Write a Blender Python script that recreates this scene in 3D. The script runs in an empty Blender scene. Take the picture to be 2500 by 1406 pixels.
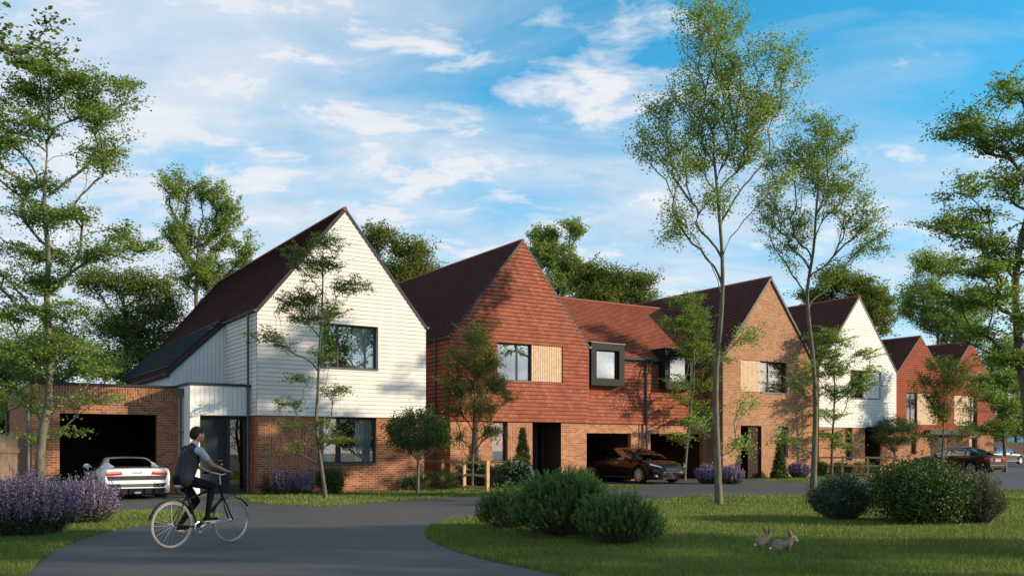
import bpy, math, random
import numpy as np
from mathutils import Vector, Matrix
rnd = random.Random(7)
C = bpy.context.scene.collection
PI = math.pi
# ---------------------------------------------------------------- site geometry
FOC, YH, EYE = 2178.0, 1088.0, 1.5          # measured in the photo: focal length, horizon, eye height
ANG = math.atan2(.5405, .8413)              # direction of the house fronts
U = np.array([.8413, .5405]); V_ = np.array([-.5405, .8413])
C1 = np.array([-7.8025, 27.4538])           # front left corner of the first house

def G(px, py):                              # point on the ground
    Y = FOC*EYE/(py-YH); return ((px-1250)/FOC*Y, Y)
def W(px, py, Y):
    return ((px-1250)/FOC*Y, Y, EYE+(YH-py)/FOC*Y)
def ST(s, t):
    p = C1+s*U+t*V_; return (float(p[0]), float(p[1]))

# ---------------------------------------------------------------- materials
def nmat(name):
    m = bpy.data.materials.new(name); m.use_nodes = True
    nt = m.node_tree; b = nt.nodes['Principled BSDF']; return m, nt, b
def N(nt, t, **k):
    n = nt.nodes.new(t)
    for a, v in k.items(): setattr(n, a, v)
    return n
def ramp(nt, fac, stops):
    r = N(nt, 'ShaderNodeValToRGB'); e = r.color_ramp.elements
    while len(e) < len(stops): e.new(.5)
    for i, (p, c) in enumerate(stops):
        e[i].position = p; e[i].color = (*c, 1) if len(c) == 3 else c
    nt.links.new(fac, r.inputs[0]); return r.outputs[0]
def mixc(nt, fac, a, b, mode='MIX'):
    m = N(nt, 'ShaderNodeMix', data_type='RGBA', blend_type=mode)
    L = nt.links.new
    if isinstance(fac, (int, float)): m.inputs[0].default_value = fac
    else: L(fac, m.inputs[0])
    for i, v in ((6, a), (7, b)):
        if isinstance(v, tuple): m.inputs[i].default_value = (*v, 1)
        else: L(v, m.inputs[i])
    return m.outputs[2]
def noise(nt, vec, scale, detail=4, rough=.55, out='Fac', dist=0):
    n = N(nt, 'ShaderNodeTexNoise'); n.inputs['Scale'].default_value = scale
    n.inputs['Detail'].default_value = detail; n.inputs['Roughness'].default_value = rough
    n.inputs['Distortion'].default_value = dist
    if vec is not None: nt.links.new(vec, n.inputs['Vector'])
    return n.outputs[out]
def simple(name, col, rough=.6, metal=0, var=.12, scale=6, coat=0, bump=0, spec=.12):
    m, nt, b = nmat(name)
    g = N(nt, 'ShaderNodeNewGeometry').outputs['Position']
    f = noise(nt, g, scale)
    a = tuple(c*(1-var) for c in col); d = tuple(min(1, c*(1+var)) for c in col)
    nt.links.new(ramp(nt, f, [(.3, a), (.7, d)]), b.inputs['Base Color'])
    b.inputs['Roughness'].default_value = rough; b.inputs['Metallic'].default_value = metal
    b.inputs['Coat Weight'].default_value = coat; b.inputs['Specular IOR Level'].default_value = spec
    if bump:
        bp = N(nt, 'ShaderNodeBump'); bp.inputs['Strength'].default_value = bump; bp.inputs['Distance'].default_value = .02
        nt.links.new(noise(nt, g, scale*8), bp.inputs['Height']); nt.links.new(bp.outputs[0], b.inputs['Normal'])
    return m
def bricky(name, c1, c2, c3, mortar, bw, rh, ms, rough=.85, bumpd=.006, ofs=.5):
    """courses laid out in metres on the UV map of the wall"""
    m, nt, b = nmat(name); L = nt.links.new
    uv = N(nt, 'ShaderNodeUVMap').outputs[0]
    def bt(ca, cb, cm, bias):
        t = N(nt, 'ShaderNodeTexBrick'); t.offset = ofs
        t.inputs['Scale'].default_value = 1; t.inputs['Brick Width'].default_value = bw
        t.inputs['Row Height'].default_value = rh; t.inputs['Mortar Size'].default_value = ms
        t.inputs['Mortar Smooth'].default_value = .2; t.inputs['Bias'].default_value = bias
        t.inputs['Color1'].default_value = (*ca, 1); t.inputs['Color2'].default_value = (*cb, 1)
        t.inputs['Mortar'].default_value = (*cm, 1); L(uv, t.inputs['Vector']); return t
    t = bt(c1, c2, mortar, 0)
    g = N(nt, 'ShaderNodeNewGeometry').outputs['Position']
    big = noise(nt, g, .9, 3)
    f = ramp(nt, big, [(.35, (0, 0, 0)), (.7, (1, 1, 1))])
    tc = mixc(nt, f, t.outputs['Color'], mixc(nt, t.outputs['Fac'], c3, mortar))
    tc2 = mixc(nt, .45, t.outputs['Color'], tc)
    fine = noise(nt, g, 60, 3)
    col = mixc(nt, 1.0, tc2, ramp(nt, fine, [(.3, (.8, .8, .8)), (.7, (1.12, 1.12, 1.12))]), 'MULTIPLY')
    L(col, b.inputs['Base Color']); b.inputs['Roughness'].default_value = rough; b.inputs['Specular IOR Level'].default_value = .05
    bp = N(nt, 'ShaderNodeBump', invert=True); bp.inputs['Strength'].default_value = .6; bp.inputs['Distance'].default_value = bumpd
    L(t.outputs['Fac'], bp.inputs['Height']); L(bp.outputs[0], b.inputs['Normal'])
    return m
def leafmat(name, a, b_, c, trans=.35, rough=.45):
    m, nt, b = nmat(name); L = nt.links.new
    uv = N(nt, 'ShaderNodeUVMap').outputs[0]
    sp = N(nt, 'ShaderNodeSeparateXYZ'); L(uv, sp.inputs[0])
    col = ramp(nt, sp.outputs[0], [(.05, a), (.5, b_), (.95, c)])
    L(col, b.inputs['Base Color']); b.inputs['Roughness'].default_value = rough
    b.inputs['Specular IOR Level'].default_value = .22
    tr = N(nt, 'ShaderNodeBsdfTranslucent'); mx = N(nt, 'ShaderNodeMixShader'); mx.inputs[0].default_value = trans
    cc = mixc(nt, 1.0, col, (1.0, 1.1, .55), 'MULTIPLY'); L(cc, tr.inputs[0])
    L(b.outputs[0], mx.inputs[1]); L(tr.outputs[0], mx.inputs[2])
    L(mx.outputs[0], nt.nodes['Material Output'].inputs[0]); return m
def glassmat(name, tint=(.9, .95, 1), refl=.22, rough=0.0):
    m, nt, b = nmat(name); nt.nodes.remove(b); L = nt.links.new
    t = N(nt, 'ShaderNodeBsdfTransparent'); t.inputs[0].default_value = (*tint, 1)
    g = N(nt, 'ShaderNodeBsdfGlossy'); g.inputs['Roughness'].default_value = rough; g.inputs[0].default_value = (.95, .97, 1, 1)
    lw = N(nt, 'ShaderNodeLayerWeight'); lw.inputs[0].default_value = .35
    mr = N(nt, 'ShaderNodeMapRange'); mr.inputs['To Min'].default_value = refl; mr.inputs['To Max'].default_value = .95
    mr.inputs['From Max'].default_value = .9
    L(lw.outputs['Fresnel'], mr.inputs[0]); mx = N(nt, 'ShaderNodeMixShader'); L(mr.outputs[0], mx.inputs[0])
    L(t.outputs[0], mx.inputs[1]); L(g.outputs[0], mx.inputs[2]); L(mx.outputs[0], nt.nodes['Material Output'].inputs[0]); return m
def barkmat(name, a, b_, sc=14):
    m, nt, b = nmat(name); L = nt.links.new
    g = N(nt, 'ShaderNodeTexCoord').outputs['Object']
    mp = N(nt, 'ShaderNodeMapping'); mp.inputs['Scale'].default_value = (1, 1, .22); L(g, mp.inputs[0])
    f = noise(nt, mp.outputs[0], sc, 6, .65)
    L(ramp(nt, f, [(.3, a), (.7, b_)]), b.inputs['Base Color']); b.inputs['Roughness'].default_value = .85
    bp = N(nt, 'ShaderNodeBump'); bp.inputs['Strength'].default_value = .6; bp.inputs['Distance'].default_value = .02
    L(f, bp.inputs['Height']); L(bp.outputs[0], b.inputs['Normal']); return m

M = {}
M['brick_red'] = bricky('red_brick', (.19, .062, .033), (.42, .165, .085), (.125, .042, .026), (.38, .25, .17), .225, .075, .011)
M['brick_orange'] = bricky('orange_brick', (.27, .10, .05), (.50, .235, .125), (.19, .066, .037), (.42, .28, .185), .225, .075, .011)
M['brick_tan'] = bricky('tan_brick', (.26, .115, .058), (.44, .225, .12), (.19, .08, .045), (.40, .27, .18), .225, .075, .011)
M['brick_shaded'] = bricky('shaded_garage_brick', (.06, .03, .022), (.09, .045, .03), (.04, .02, .015), (.08, .06, .05), .225, .075, .011)  # interior shade put into the colour: darkened brick for garages and recesses
M['tile_red'] = bricky('red_hung_tile', (.25, .082, .05), (.37, .128, .078), (.19, .058, .038), (.14, .035, .02), .21, .15, .006, .75, .004)
M['tile_deep'] = bricky('brown_red_hung_tile', (.23, .062, .034), (.28, .08, .045), (.18, .046, .026), (.1, .03, .02), .21, .15, .006, .75, .004)
M['roof_red'] = bricky('red_roof_tile', (.27, .085, .05), (.39, .13, .078), (.21, .058, .038), (.10, .03, .02), .17, .115, .006, .75, .004)
M['roof_plum'] = bricky('plum_roof_tile', (.105, .048, .042), (.135, .062, .054), (.082, .037, .033), (.03, .010, .010), .17, .115, .005, .9, .004)
M['board_white'] = bricky('white_weatherboard', (.66, .64, .60), (.69, .67, .63), (.62, .60, .565), (.38, .37, .36), 4.2, .134, .0028, .6, .002, .37)
M['board_vert'] = simple('white_vertical_board', (.72, .71, .70), .6, var=.04)
M['trim_dark'] = simple('anthracite_metal', (.035, .037, .04), .45, var=.08)
M['trim_grey'] = simple('grey_rainwater_metal', (.10, .105, .11), .4, .3, var=.06)
M['frame'] = simple('dark_window_frame', (.045, .045, .05), .4, var=.05)
M['dormer'] = simple('bronze_grey_cladding', (.017, .018, .016), .6, .1, var=.1)
M['door'] = simple('grey_painted_door', (.03, .037, .04), .65, var=.06)
M['steel'] = simple('brushed_steel', (.6, .6, .6), .3, .9, var=.05)
M['glass'] = glassmat('window_glass', (.88, .92, .94), .2)
M['glass_dark'] = glassmat('tinted_glass', (.22, .24, .26), .12)
M['roofglass'] = glassmat('sloped_roof_glass', (.35, .45, .45), .55)
M['curtain'] = simple('white_curtain', (.82, .82, .82), .9, var=.03)
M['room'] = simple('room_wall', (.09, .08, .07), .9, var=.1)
M['timber_pale'] = simple('pale_larch', (.60, .44, .29), .7, var=.15, scale=9)
M['timber_post'] = simple('fence_timber', (.50, .32, .18), .75, var=.15, scale=12)
M['timber_grey'] = simple('weathered_timber', (.25, .17, .115), .8, var=.18, scale=12)
M['slat_dark'] = simple('dark_timber_slat', (.05, .028, .02), .7, var=.2)
M['ridge'] = simple('terracotta_ridge', (.22, .085, .06), .8, var=.15)
M['tyre'] = simple('tyre_rubber', (.02, .02, .02), .8, var=.1)
M['black'] = simple('black_plastic', (.012, .012, .013), .45, var=.1)
M['alloy'] = simple('wheel_alloy', (.55, .55, .56), .3, .7, var=.05)
M['rimdark'] = simple('wheel_back', (.03, .03, .03), .6, var=.1)
M['chrome'] = simple('chrome_trim', (.75, .75, .75), .12, 1, var=.02)
def paint(name, c, metal=.0, rough=.28): 
    m = simple(name, c, rough, metal, var=.02, coat=1 if c[0] > .3 else .6); m.node_tree.nodes['Principled BSDF'].inputs['Coat Roughness'].default_value = .03; return m
M['paint_white'] = paint('white_car_paint', (.78, .77, .76))
M['paint_black'] = paint('brown_black_car_paint', (.010, .006, .005), .0, .25)
M['paint_brown'] = paint('dark_bronze_car_paint', (.022, .015, .011), .1, .25)
M['paint_grey'] = paint('slate_car_paint', (.03, .033, .04), .1, .3)
M['lamp_red'] = simple('red_tail_lamp', (.5, .015, .02), .15, var=.1, coat=1)
M['lamp_clear'] = simple('clear_head_lamp', (.5, .53, .56), .12, .4, var=.1, coat=1)
M['bark'] = barkmat('grey_green_bark', (.05, .047, .032), (.17, .155, .105))
M['bark_dark'] = barkmat('brown_bark', (.05, .042, .03), (.13, .11, .08))
M['leaf_a'] = leafmat('maple_leaf', (.075, .125, .028), (.175, .25, .055), (.33, .41, .11), .5)
M['leaf_b'] = leafmat('bright_leaf', (.11, .165, .04), (.225, .305, .075), (.37, .45, .14), .5)
M['leaf_c'] = leafmat('olive_leaf', (.065, .09, .02), (.14, .18, .038), (.25, .29, .07), .45)
M['leaf_olive'] = leafmat('yellowish_leaf', (.07, .09, .02), (.13, .155, .035), (.22, .24, .06))
M['leaf_box'] = leafmat('box_leaf', (.022, .042, .010), (.05, .09, .018), (.13, .18, .045), .2, .6)
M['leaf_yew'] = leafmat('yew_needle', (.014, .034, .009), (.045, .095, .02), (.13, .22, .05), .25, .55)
M['leaf_blue'] = leafmat('bluegreen_leaf', (.025, .05, .03), (.045, .085, .05), (.09, .14, .08), .2, .5)
M['leaf_sage'] = leafmat('sage_leaf', (.05, .06, .03), (.08, .095, .05), (.12, .14, .07), .2, .6)
M['leaf_redd'] = leafmat('reddish_leaf', (.10, .03, .015), (.16, .06, .02), (.12, .10, .03), .3, .5)
M['lav'] = leafmat('lavender_flower', (.15, .10, .20), (.27, .19, .36), (.45, .34, .52), .3, .7)
M['petal'] = leafmat('white_petal', (.7, .7, .62), (.8, .8, .74), (.85, .85, .8), .3, .6)
M['grass'] = leafmat('grass_blade', (.08, .12, .025), (.145, .195, .045), (.27, .30, .09), .35, .5)
M['skin'] = simple('warm_skin', (.42, .21, .13), .55, var=.06)
M['hair'] = simple('dark_hair', (.018, .012, .01), .7, var=.2, scale=60)
M['vest'] = simple('charcoal_vest', (.035, .037, .042), .85, var=.1, scale=40)
M['shirt'] = simple('pale_shirt', (.38, .40, .45), .85, var=.04, scale=30)
M['trousers'] = simple('black_trousers', (.008, .008, .009), .85, var=.15, scale=30)
M['shoe'] = simple('tan_shoe_sole', (.55, .47, .36), .7, var=.06)
M['fur'] = simple('brown_grey_fur', (.19, .145, .10), .95, var=.35, scale=55, bump=.5)
M['fur_buff'] = simple('buff_fur', (.42, .27, .15), .95, var=.2, scale=55)
M['fur_white'] = simple('white_fur', (.7, .68, .64), .95, var=.06, scale=50)
M['eye'] = simple('dark_eye', (.01, .008, .008), .1, var=.1)
M['ear_pink'] = simple('pink_inner_ear', (.45, .30, .25), .8, var=.1)

def asphalt():
    m, nt, b = nmat('asphalt'); L = nt.links.new
    g = N(nt, 'ShaderNodeNewGeometry').outputs['Position']
    big = noise(nt, g, .35, 4); fine = noise(nt, g, 90, 2)
    mp = N(nt, 'ShaderNodeMapping'); mp.inputs['Scale'].default_value = (.5, 2.2, 1); L(g, mp.inputs[0])
    wear = noise(nt, mp.outputs[0], 1.3, 5, .6)
    c = ramp(nt, big, [(.3, (.045, .043, .042)), (.7, (.068, .064, .06))])
    c = mixc(nt, .6, c, ramp(nt, wear, [(.35, (.036, .035, .035)), (.65, (.078, .073, .069))]))
    c = mixc(nt, 1.0, c, ramp(nt, fine, [(.3, (.7, .7, .7)), (.7, (1.3, 1.3, 1.3))]), 'MULTIPLY')
    L(c, b.inputs['Base Color'])
    L(ramp(nt, wear, [(.3, (.62, .62, .62)), (.7, (.82, .82, .82))]), b.inputs['Roughness'])
    bp = N(nt, 'ShaderNodeBump'); bp.inputs['Strength'].default_value = .5; bp.inputs['Distance'].default_value = .006
    L(fine, bp.inputs['Height']); L(bp.outputs[0], b.inputs['Normal']); return m
M['asphalt'] = asphalt()
def lawn():
    m, nt, b = nmat('lawn_soil'); L = nt.links.new
    g = N(nt, 'ShaderNodeNewGeometry').outputs['Position']
    a = ramp(nt, noise(nt, g, 1.1, 5), [(.3, (.045, .065, .014)), (.7, (.085, .11, .025))])
    c = mixc(nt, 1.0, a, ramp(nt, noise(nt, g, 40, 4, .7), [(.3, (.5, .5, .5)), (.7, (1.35, 1.35, 1.35))]), 'MULTIPLY')
    L(c, b.inputs['Base Color']); b.inputs['Roughness'].default_value = .9
    bp = N(nt, 'ShaderNodeBump'); bp.inputs['Strength'].default_value = 1; bp.inputs['Distance'].default_value = .04
    L(noise(nt, g, 30, 4, .7), bp.inputs['Height']); L(bp.outputs[0], b.inputs['Normal']); return m
M['lawn'] = lawn()
M['hill'] = simple('haze_tinted_hill', (.10, .20, .26), 1, var=.25, scale=.01)  # distance haze is painted in as a muted blue-green base colour

# ---------------------------------------------------------------- object helpers
def tag(o, label=None, cat=None, group=None, kind=None):
    if label: o['label'] = label
    if cat: o['category'] = cat
    if group: o['group'] = group
    if kind: o['kind'] = kind
    return o
def empty(name, loc, rz=0, label=None, cat=None, group=None):
    o = bpy.data.objects.new(name, None); C.objects.link(o); o.location = loc; o.rotation_euler = (0, 0, rz)
    o.empty_display_size = .2
    return tag(o, label, cat, group)
class MB:
    def __init__(s): s.v = []; s.f = []; s.uv = []
    def face(s, pts, uvs=None):
        i = len(s.v); s.v += [tuple(p) for p in pts]; s.f.append(tuple(range(i, i+len(pts))))
        if uvs is None: uvs = [(p[0]+p[1], p[2]) for p in pts]
        s.uv += list(uvs)
    def box(s, x0, x1, y0, y1, z0, z1, m=None):
        c = [(x0, y0, z0), (x1, y0, z0), (x1, y1, z0), (x0, y1, z0), (x0, y0, z1), (x1, y0, z1), (x1, y1, z1), (x0, y1, z1)]
        if m is not None: c = [tuple(m @ Vector(p)) for p in c]
        for q in ((0, 1, 5, 4), (1, 2, 6, 5), (2, 3, 7, 6), (3, 0, 4, 7), (4, 5, 6, 7), (3, 2, 1, 0)):
            s.face([c[k] for k in q])
        return s
    def tube(s, pts, r, n=8, caps=True):
        pts = [Vector(p) for p in pts]; rs = r if isinstance(r, (list, tuple)) else [r]*len(pts)
        rings = []
        for i, p in enumerate(pts):
            d = (pts[min(i+1, len(pts)-1)]-pts[max(i-1, 0)]).normalized()
            a = Vector((0, 0, 1)) if abs(d.z) < .9 else Vector((1, 0, 0))
            x = d.cross(a).normalized(); y = d.cross(x).normalized()
            rings.append([p+x*math.cos(2*PI*k/n)*rs[i]+y*math.sin(2*PI*k/n)*rs[i] for k in range(n)])
        for i in range(len(rings)-1):
            for k in range(n):
                s.face([rings[i][k], rings[i][(k+1) % n], rings[i+1][(k+1) % n], rings[i+1][k]])
        if caps:
            s.face(rings[0][::-1]); s.face(rings[-1])
        return s
    def prism(s, poly, d):              # closed polygon extruded along vector d
        a = [Vector(p) for p in poly]; b = [p+Vector(d) for p in a]
        s.face(a); s.face(b[::-1])
        for i in range(len(a)):
            j = (i+1) % len(a); s.face([a[j], a[i], b[i], b[j]])
        return s
    def lathe(s, prof, m, n=28):        # profile (r, x) turned about local x, placed by matrix m
        R = [[m @ Vector((x, r*math.cos(2*PI*k/n), r*math.sin(2*PI*k/n))) for k in range(n)] for r, x in prof]
        for i in range(len(R)-1):
            for k in range(n): s.face([R[i][k], R[i][(k+1) % n], R[i+1][(k+1) % n], R[i+1][k]])
        return s
    def build(s, name, mat, parent=None, smooth=0, weld=False):
        me = bpy.data.meshes.new(name); me.from_pydata(s.v, [], s.f)
        ul = me.uv_layers.new(name='UVMap'); ul.data.foreach_set('uv', np.array(s.uv, dtype=np.float32).ravel())
        me.materials.append(mat)
        if weld:
            import bmesh
            bm = bmesh.new(); bm.from_mesh(me); bmesh.ops.remove_doubles(bm, verts=bm.verts, dist=1e-4)
            bmesh.ops.recalc_face_normals(bm, faces=bm.faces); bm.to_mesh(me); bm.free()
        if smooth:
            me.shade_smooth(); me.set_sharp_from_angle(angle=math.radians(smooth))
        o = bpy.data.objects.new(name, me); C.objects.link(o)
        if parent is not None: o.parent = parent
        return o
def build_np(name, V, Fq, uv, mat, parent=None, smooth=False, mats=None, midx=None):
    V = np.asarray(V, np.float32); Fq = np.asarray(Fq, np.int32); k = Fq.shape[1]
    me = bpy.data.meshes.new(name); me.vertices.add(len(V)); me.vertices.foreach_set('co', V.ravel())
    me.loops.add(Fq.size); me.loops.foreach_set('vertex_index', Fq.ravel())
    me.polygons.add(len(Fq)); me.polygons.foreach_set('loop_start', np.arange(0, Fq.size, k, dtype=np.int32))
    me.polygons.foreach_set('loop_total', np.full(len(Fq), k, np.int32))
    if uv is not None:
        ul = me.uv_layers.new(name='UVMap'); ul.data.foreach_set('uv', np.asarray(uv, np.float32).ravel())
    for m_ in (mats or [mat]): me.materials.append(m_)
    if midx is not None: me.polygons.foreach_set('material_index', np.asarray(midx, np.int32))
    me.update(calc_edges=True)
    if smooth: me.shade_smooth()
    o = bpy.data.objects.new(name, me); C.objects.link(o)
    if parent is not None: o.parent = parent
    return o

# ---------------------------------------------------------------- lapped / plain wall and roof surfaces
def lap(mb, Mp, outline, holes=(), pitch=None, depth=0., base=0., b_org=None, swap=False, du=0.):
    """surface in (a along, b up, n out) coordinates, in courses; outline = [(b, aL, aR)...]"""
    B0, B1 = outline[0][0], outline[-1][0]
    org = B0 if b_org is None else b_org
    bs = {round(o[0], 5) for o in outline}
    for h in holes:
        for b in (h[2], h[3]):
            if B0 < b < B1: bs.add(round(b, 5))
    if pitch:
        k = 0
        while org+k*pitch < B1:
            if org+k*pitch > B0: bs.add(round(org+k*pitch, 5))
            k += 1
    bs = sorted(bs)
    def ends(b):
        for (b0, l0, r0), (b1, l1, r1) in zip(outline, outline[1:]):
            if b0-1e-6 <= b <= b1+1e-6:
                t = (b-b0)/(b1-b0); return l0+(l1-l0)*t, r0+(r1-r0)*t
        return outline[-1][1:]
    holes = [h[:4] for h in holes]
    for b0, b1 in zip(bs, bs[1:]):
        if b1-b0 < 1e-4: continue
        bm = (b0+b1)/2
        e0, e1 = ends(b0+1e-5), ends(b1-1e-5)
        if b1 == round(B1, 5): e1 = outline[-1][1:]
        iv = [((e0[0], e1[0]), (e0[1], e1[1]))]
        for (h0, h1, hb0, hb1) in holes:
            if not hb0 <= bm <= hb1: continue
            nv = []
            for L, R in iv:
                lm, rm = sum(L)/2, sum(R)/2
                if h1 <= lm or h0 >= rm: nv.append((L, R)); continue
                if h0 > lm: nv.append((L, (h0, h0)))
                if h1 < rm: nv.append(((h1, h1), R))
            iv = nv
        if pitch:
            kk = math.floor((bm-org)/pitch+1e-6); c0 = org+kk*pitch
            n0 = base+depth*(1-(b0-c0)/pitch); n1 = base+depth*(1-(b1-c0)/pitch)
        else: n0 = n1 = base; c0 = None
        for L, R in iv:
            P = [(L[0], b0, n0), (R[0], b0, n0), (R[1], b1, n1), (L[1], b1, n1)]
            if abs(R[1]-L[1]) < 1e-4: P = P[:3]
            uv = [((b, a) if swap else (a+du, b-org)) for a, b, n in P]
            mb.face([Mp(*p) for p in P], uv)
            if depth and c0 is not None and abs(b0-c0) < 1e-4 and R[0]-L[0] > 1e-3:
                P = [(L[0], b0, base), (R[0], b0, base), (R[0], b0, n0), (L[0], b0, n0)]
                mb.face([Mp(*p) for p in P], [(a+du, b-org) for a, b, n in P])
def front(y): return lambda a, b, n: (a, y-n, b)
def left(x): return lambda a, b, n: (x-n, a, b)
def right(x): return lambda a, b, n: (x+n, a, b)
def back(y): return lambda a, b, n: (a, y+n, b)
def reveal(mb, x0, x1, z0, z1, y0, y1):
    for P in ([(x0, y0, z0), (x0, y1, z0), (x0, y1, z1), (x0, y0, z1)], [(x1, y0, z0), (x1, y0, z1), (x1, y1, z1), (x1, y1, z0)]):
        mb.face(P, [(p[1], p[2]) for p in P])
    for z in (z0, z1):
        P = [(x0, y0, z), (x1, y0, z), (x1, y1, z), (x0, y1, z)]; mb.face(P, [(p[0], p[1]) for p in P])

def curtain(mb, x0, x1, y, z0, z1, f=.09):
    n = max(6, int((x1-x0)/.02)); pts = []
    for i in range(n+1):
        x = x0+(x1-x0)*i/n; pts.append((x, y+.025*math.sin(x/f*2*PI)+.01*math.sin(x/f*3.1)))
    for (xa, ya), (xb, yb) in zip(pts, pts[1:]):
        mb.face([(xa, ya, z0), (xb, yb, z0), (xb, yb, z1), (xa, ya, z1)])
    for (xa, ya), (xb, yb) in zip(pts, pts[1:]):
        mb.face([(xa, ya+.006, z0), (xb, yb+.006, z0), (xb, yb+.006, z1), (xa, ya+.006, z1)])
def window(par, x0, x1, z0, z1, y, mull=(), curt=(), rec=.13, sill=True, trans=None, label=None, room=1.6):
    """window set back rec behind wall plane y; parts: frame, pane, curtain, interior"""
    w = .055; yf = y+rec
    m = MB(); m.box(x0, x1, yf, yf+.07, z0, z0+w); m.box(x0, x1, yf, yf+.07, z1-w, z1)
    m.box(x0, x0+w, yf+.001, yf+.069, z0+w, z1-w); m.box(x1-w, x1, yf+.001, yf+.069, z0+w, z1-w)
    for c in mull: m.box(c-w*.6, c+w*.6, yf+.002, yf+.068, z0+w, z1-w)
    if trans: m.box(x0+w, x1-w, yf+.003, yf+.067, trans-.03, trans+.03)
    o = m.build('window', M['frame'], par)
    if label: o['label'] = label
    MB().box(x0+w*.5, x1-w*.5, yf+.03, yf+.04, z0+w*.5, z1-w*.5).build('pane', M['glass'], o)
    if sill: MB().box(x0, x1, y-.05, yf, z0-.03, z0+.012).build('sill', M['trim_grey'], o)
    if curt:
        for a, b in curt:
            q = MB(); curtain(q, a, b, yf+.18, z0+.02, z1-.03); q.build('curtain', M['curtain'], o)
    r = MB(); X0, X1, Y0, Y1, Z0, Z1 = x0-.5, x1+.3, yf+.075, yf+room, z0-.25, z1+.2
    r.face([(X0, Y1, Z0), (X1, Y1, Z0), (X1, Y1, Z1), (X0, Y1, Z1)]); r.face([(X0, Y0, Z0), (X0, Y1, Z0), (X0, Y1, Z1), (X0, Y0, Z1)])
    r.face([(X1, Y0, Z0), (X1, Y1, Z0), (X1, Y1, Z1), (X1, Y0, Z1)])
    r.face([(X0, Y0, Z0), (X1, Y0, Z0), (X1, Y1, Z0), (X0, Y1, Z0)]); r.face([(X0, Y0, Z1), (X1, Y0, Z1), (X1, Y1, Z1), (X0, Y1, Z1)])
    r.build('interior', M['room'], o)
    return o
def panel(par, x0, x1, z0, z1, y, mat='timber_pale', pitch=.085, name='timber_panel', gap=.28):
    m = MB(); m.box(x0, x1, y+.03, y+.05, z0, z1)
    n = max(1, round((x1-x0)/pitch)); p = (x1-x0)/n
    for i in range(n): m.box(x0+p*(i+gap/2), x0+p*(i+1-gap/2), y+.0, y+.03, z0+.002, z1-.002)
    return m.build(name, M[mat], par)
def vboards(mb, a0, a1, zb, zt, Mp, pitch=.135, gap=.010, dep=.018):
    """vertical boards; zb / zt functions of a"""
    n = max(1, round((a1-a0)/pitch)); p = (a1-a0)/n
    for i in range(n):
        l, r = a0+p*i+gap/2, a0+p*(i+1)-gap/2
        q = [(l, zb(l)), (r, zb(r)), (r, zt(r)), (l, zt(l))]
        mb.face([Mp(a, b, dep) for a, b in q])
        for (a, b), (c, d) in ((q[0], q[3]), (q[1], q[2]), (q[0], q[1])):
            mb.face([Mp(a, b, 0), Mp(c, d, 0), Mp(c, d, dep), Mp(a, b, dep)])
    q = [(a0, zb(a0)), (a1, zb(a1)), (a1, zt(a1)), (a0, zt(a0))]
    mb.face([Mp(a, b, 0) for a, b in q])
def door(par, x0, x1, z1, y, slats=None, handle=.15):
    m = MB(); m.box(x0, x1, y, y+.05, 0.02, z1); m.box(x0+.07, x1-.07, y-.012, y, .1, z1-.08)
    d = m.build('door', M['door'], par)
    h = MB(); hx = x1-handle; h.tube([(hx, y-.012, 1.05), (hx, y-.06, 1.05)], .012); h.tube([(hx, y-.06, 1.05), (hx-.13, y-.06, 1.05)], .012)
    h.build('handle', M['steel'], d); MB().tube([(hx, y-.013, .93), (hx, y-.03, .93)], .025, 12).build('lock', M['steel'], d)
    if slats: panel(par, slats[0], slats[1], .02, z1, y-.02, 'slat_dark', .07, 'slat_panel')
    return d
def gutter(par, pts, r=.062, mat='trim_grey'):
    g = MB(); a, b = Vector(pts[0]), Vector(pts[1]); n = 8
    x = (b-a).normalized(); side = Vector((0, 0, 1)).cross(x).normalized()
    ring = [(math.cos(t)*r, math.sin(t)*r) for t in [PI+PI*k/n for k in range(n+1)]]
    ring2 = [(c*.85, s_*.85) for c, s_ in ring][::-1]; prof = ring+ring2
    A = [a+side*c+Vector((0, 0, s_)) for c, s_ in prof]; B = [b+side*c+Vector((0, 0, s_)) for c, s_ in prof]
    for i in range(len(prof)):
        j = (i+1) % len(prof); g.face([A[i], A[j], B[j], B[i]])
    for R, P in ((A, a), (B, b)): g.face(R[:n+1])
    return g.build('gutter', M[mat], par)
def pipe(par, x, y, z0, z1, r=.038, mat='trim_grey', hopper=False):
    m = MB().tube([(x, y, z0), (x, y, z1)], r, 10)
    for z in np.arange(z0+.5, z1, 1.4): m.box(x-r*1.4, x+r*1.4, y-r*1.2, y+r*2, z, z+.05)
    if hopper: m.box(x-.13, x+.13, y-.09, y+.1, z1, z1+.27)
    return m.build('downpipe', M[mat], par)

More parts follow.
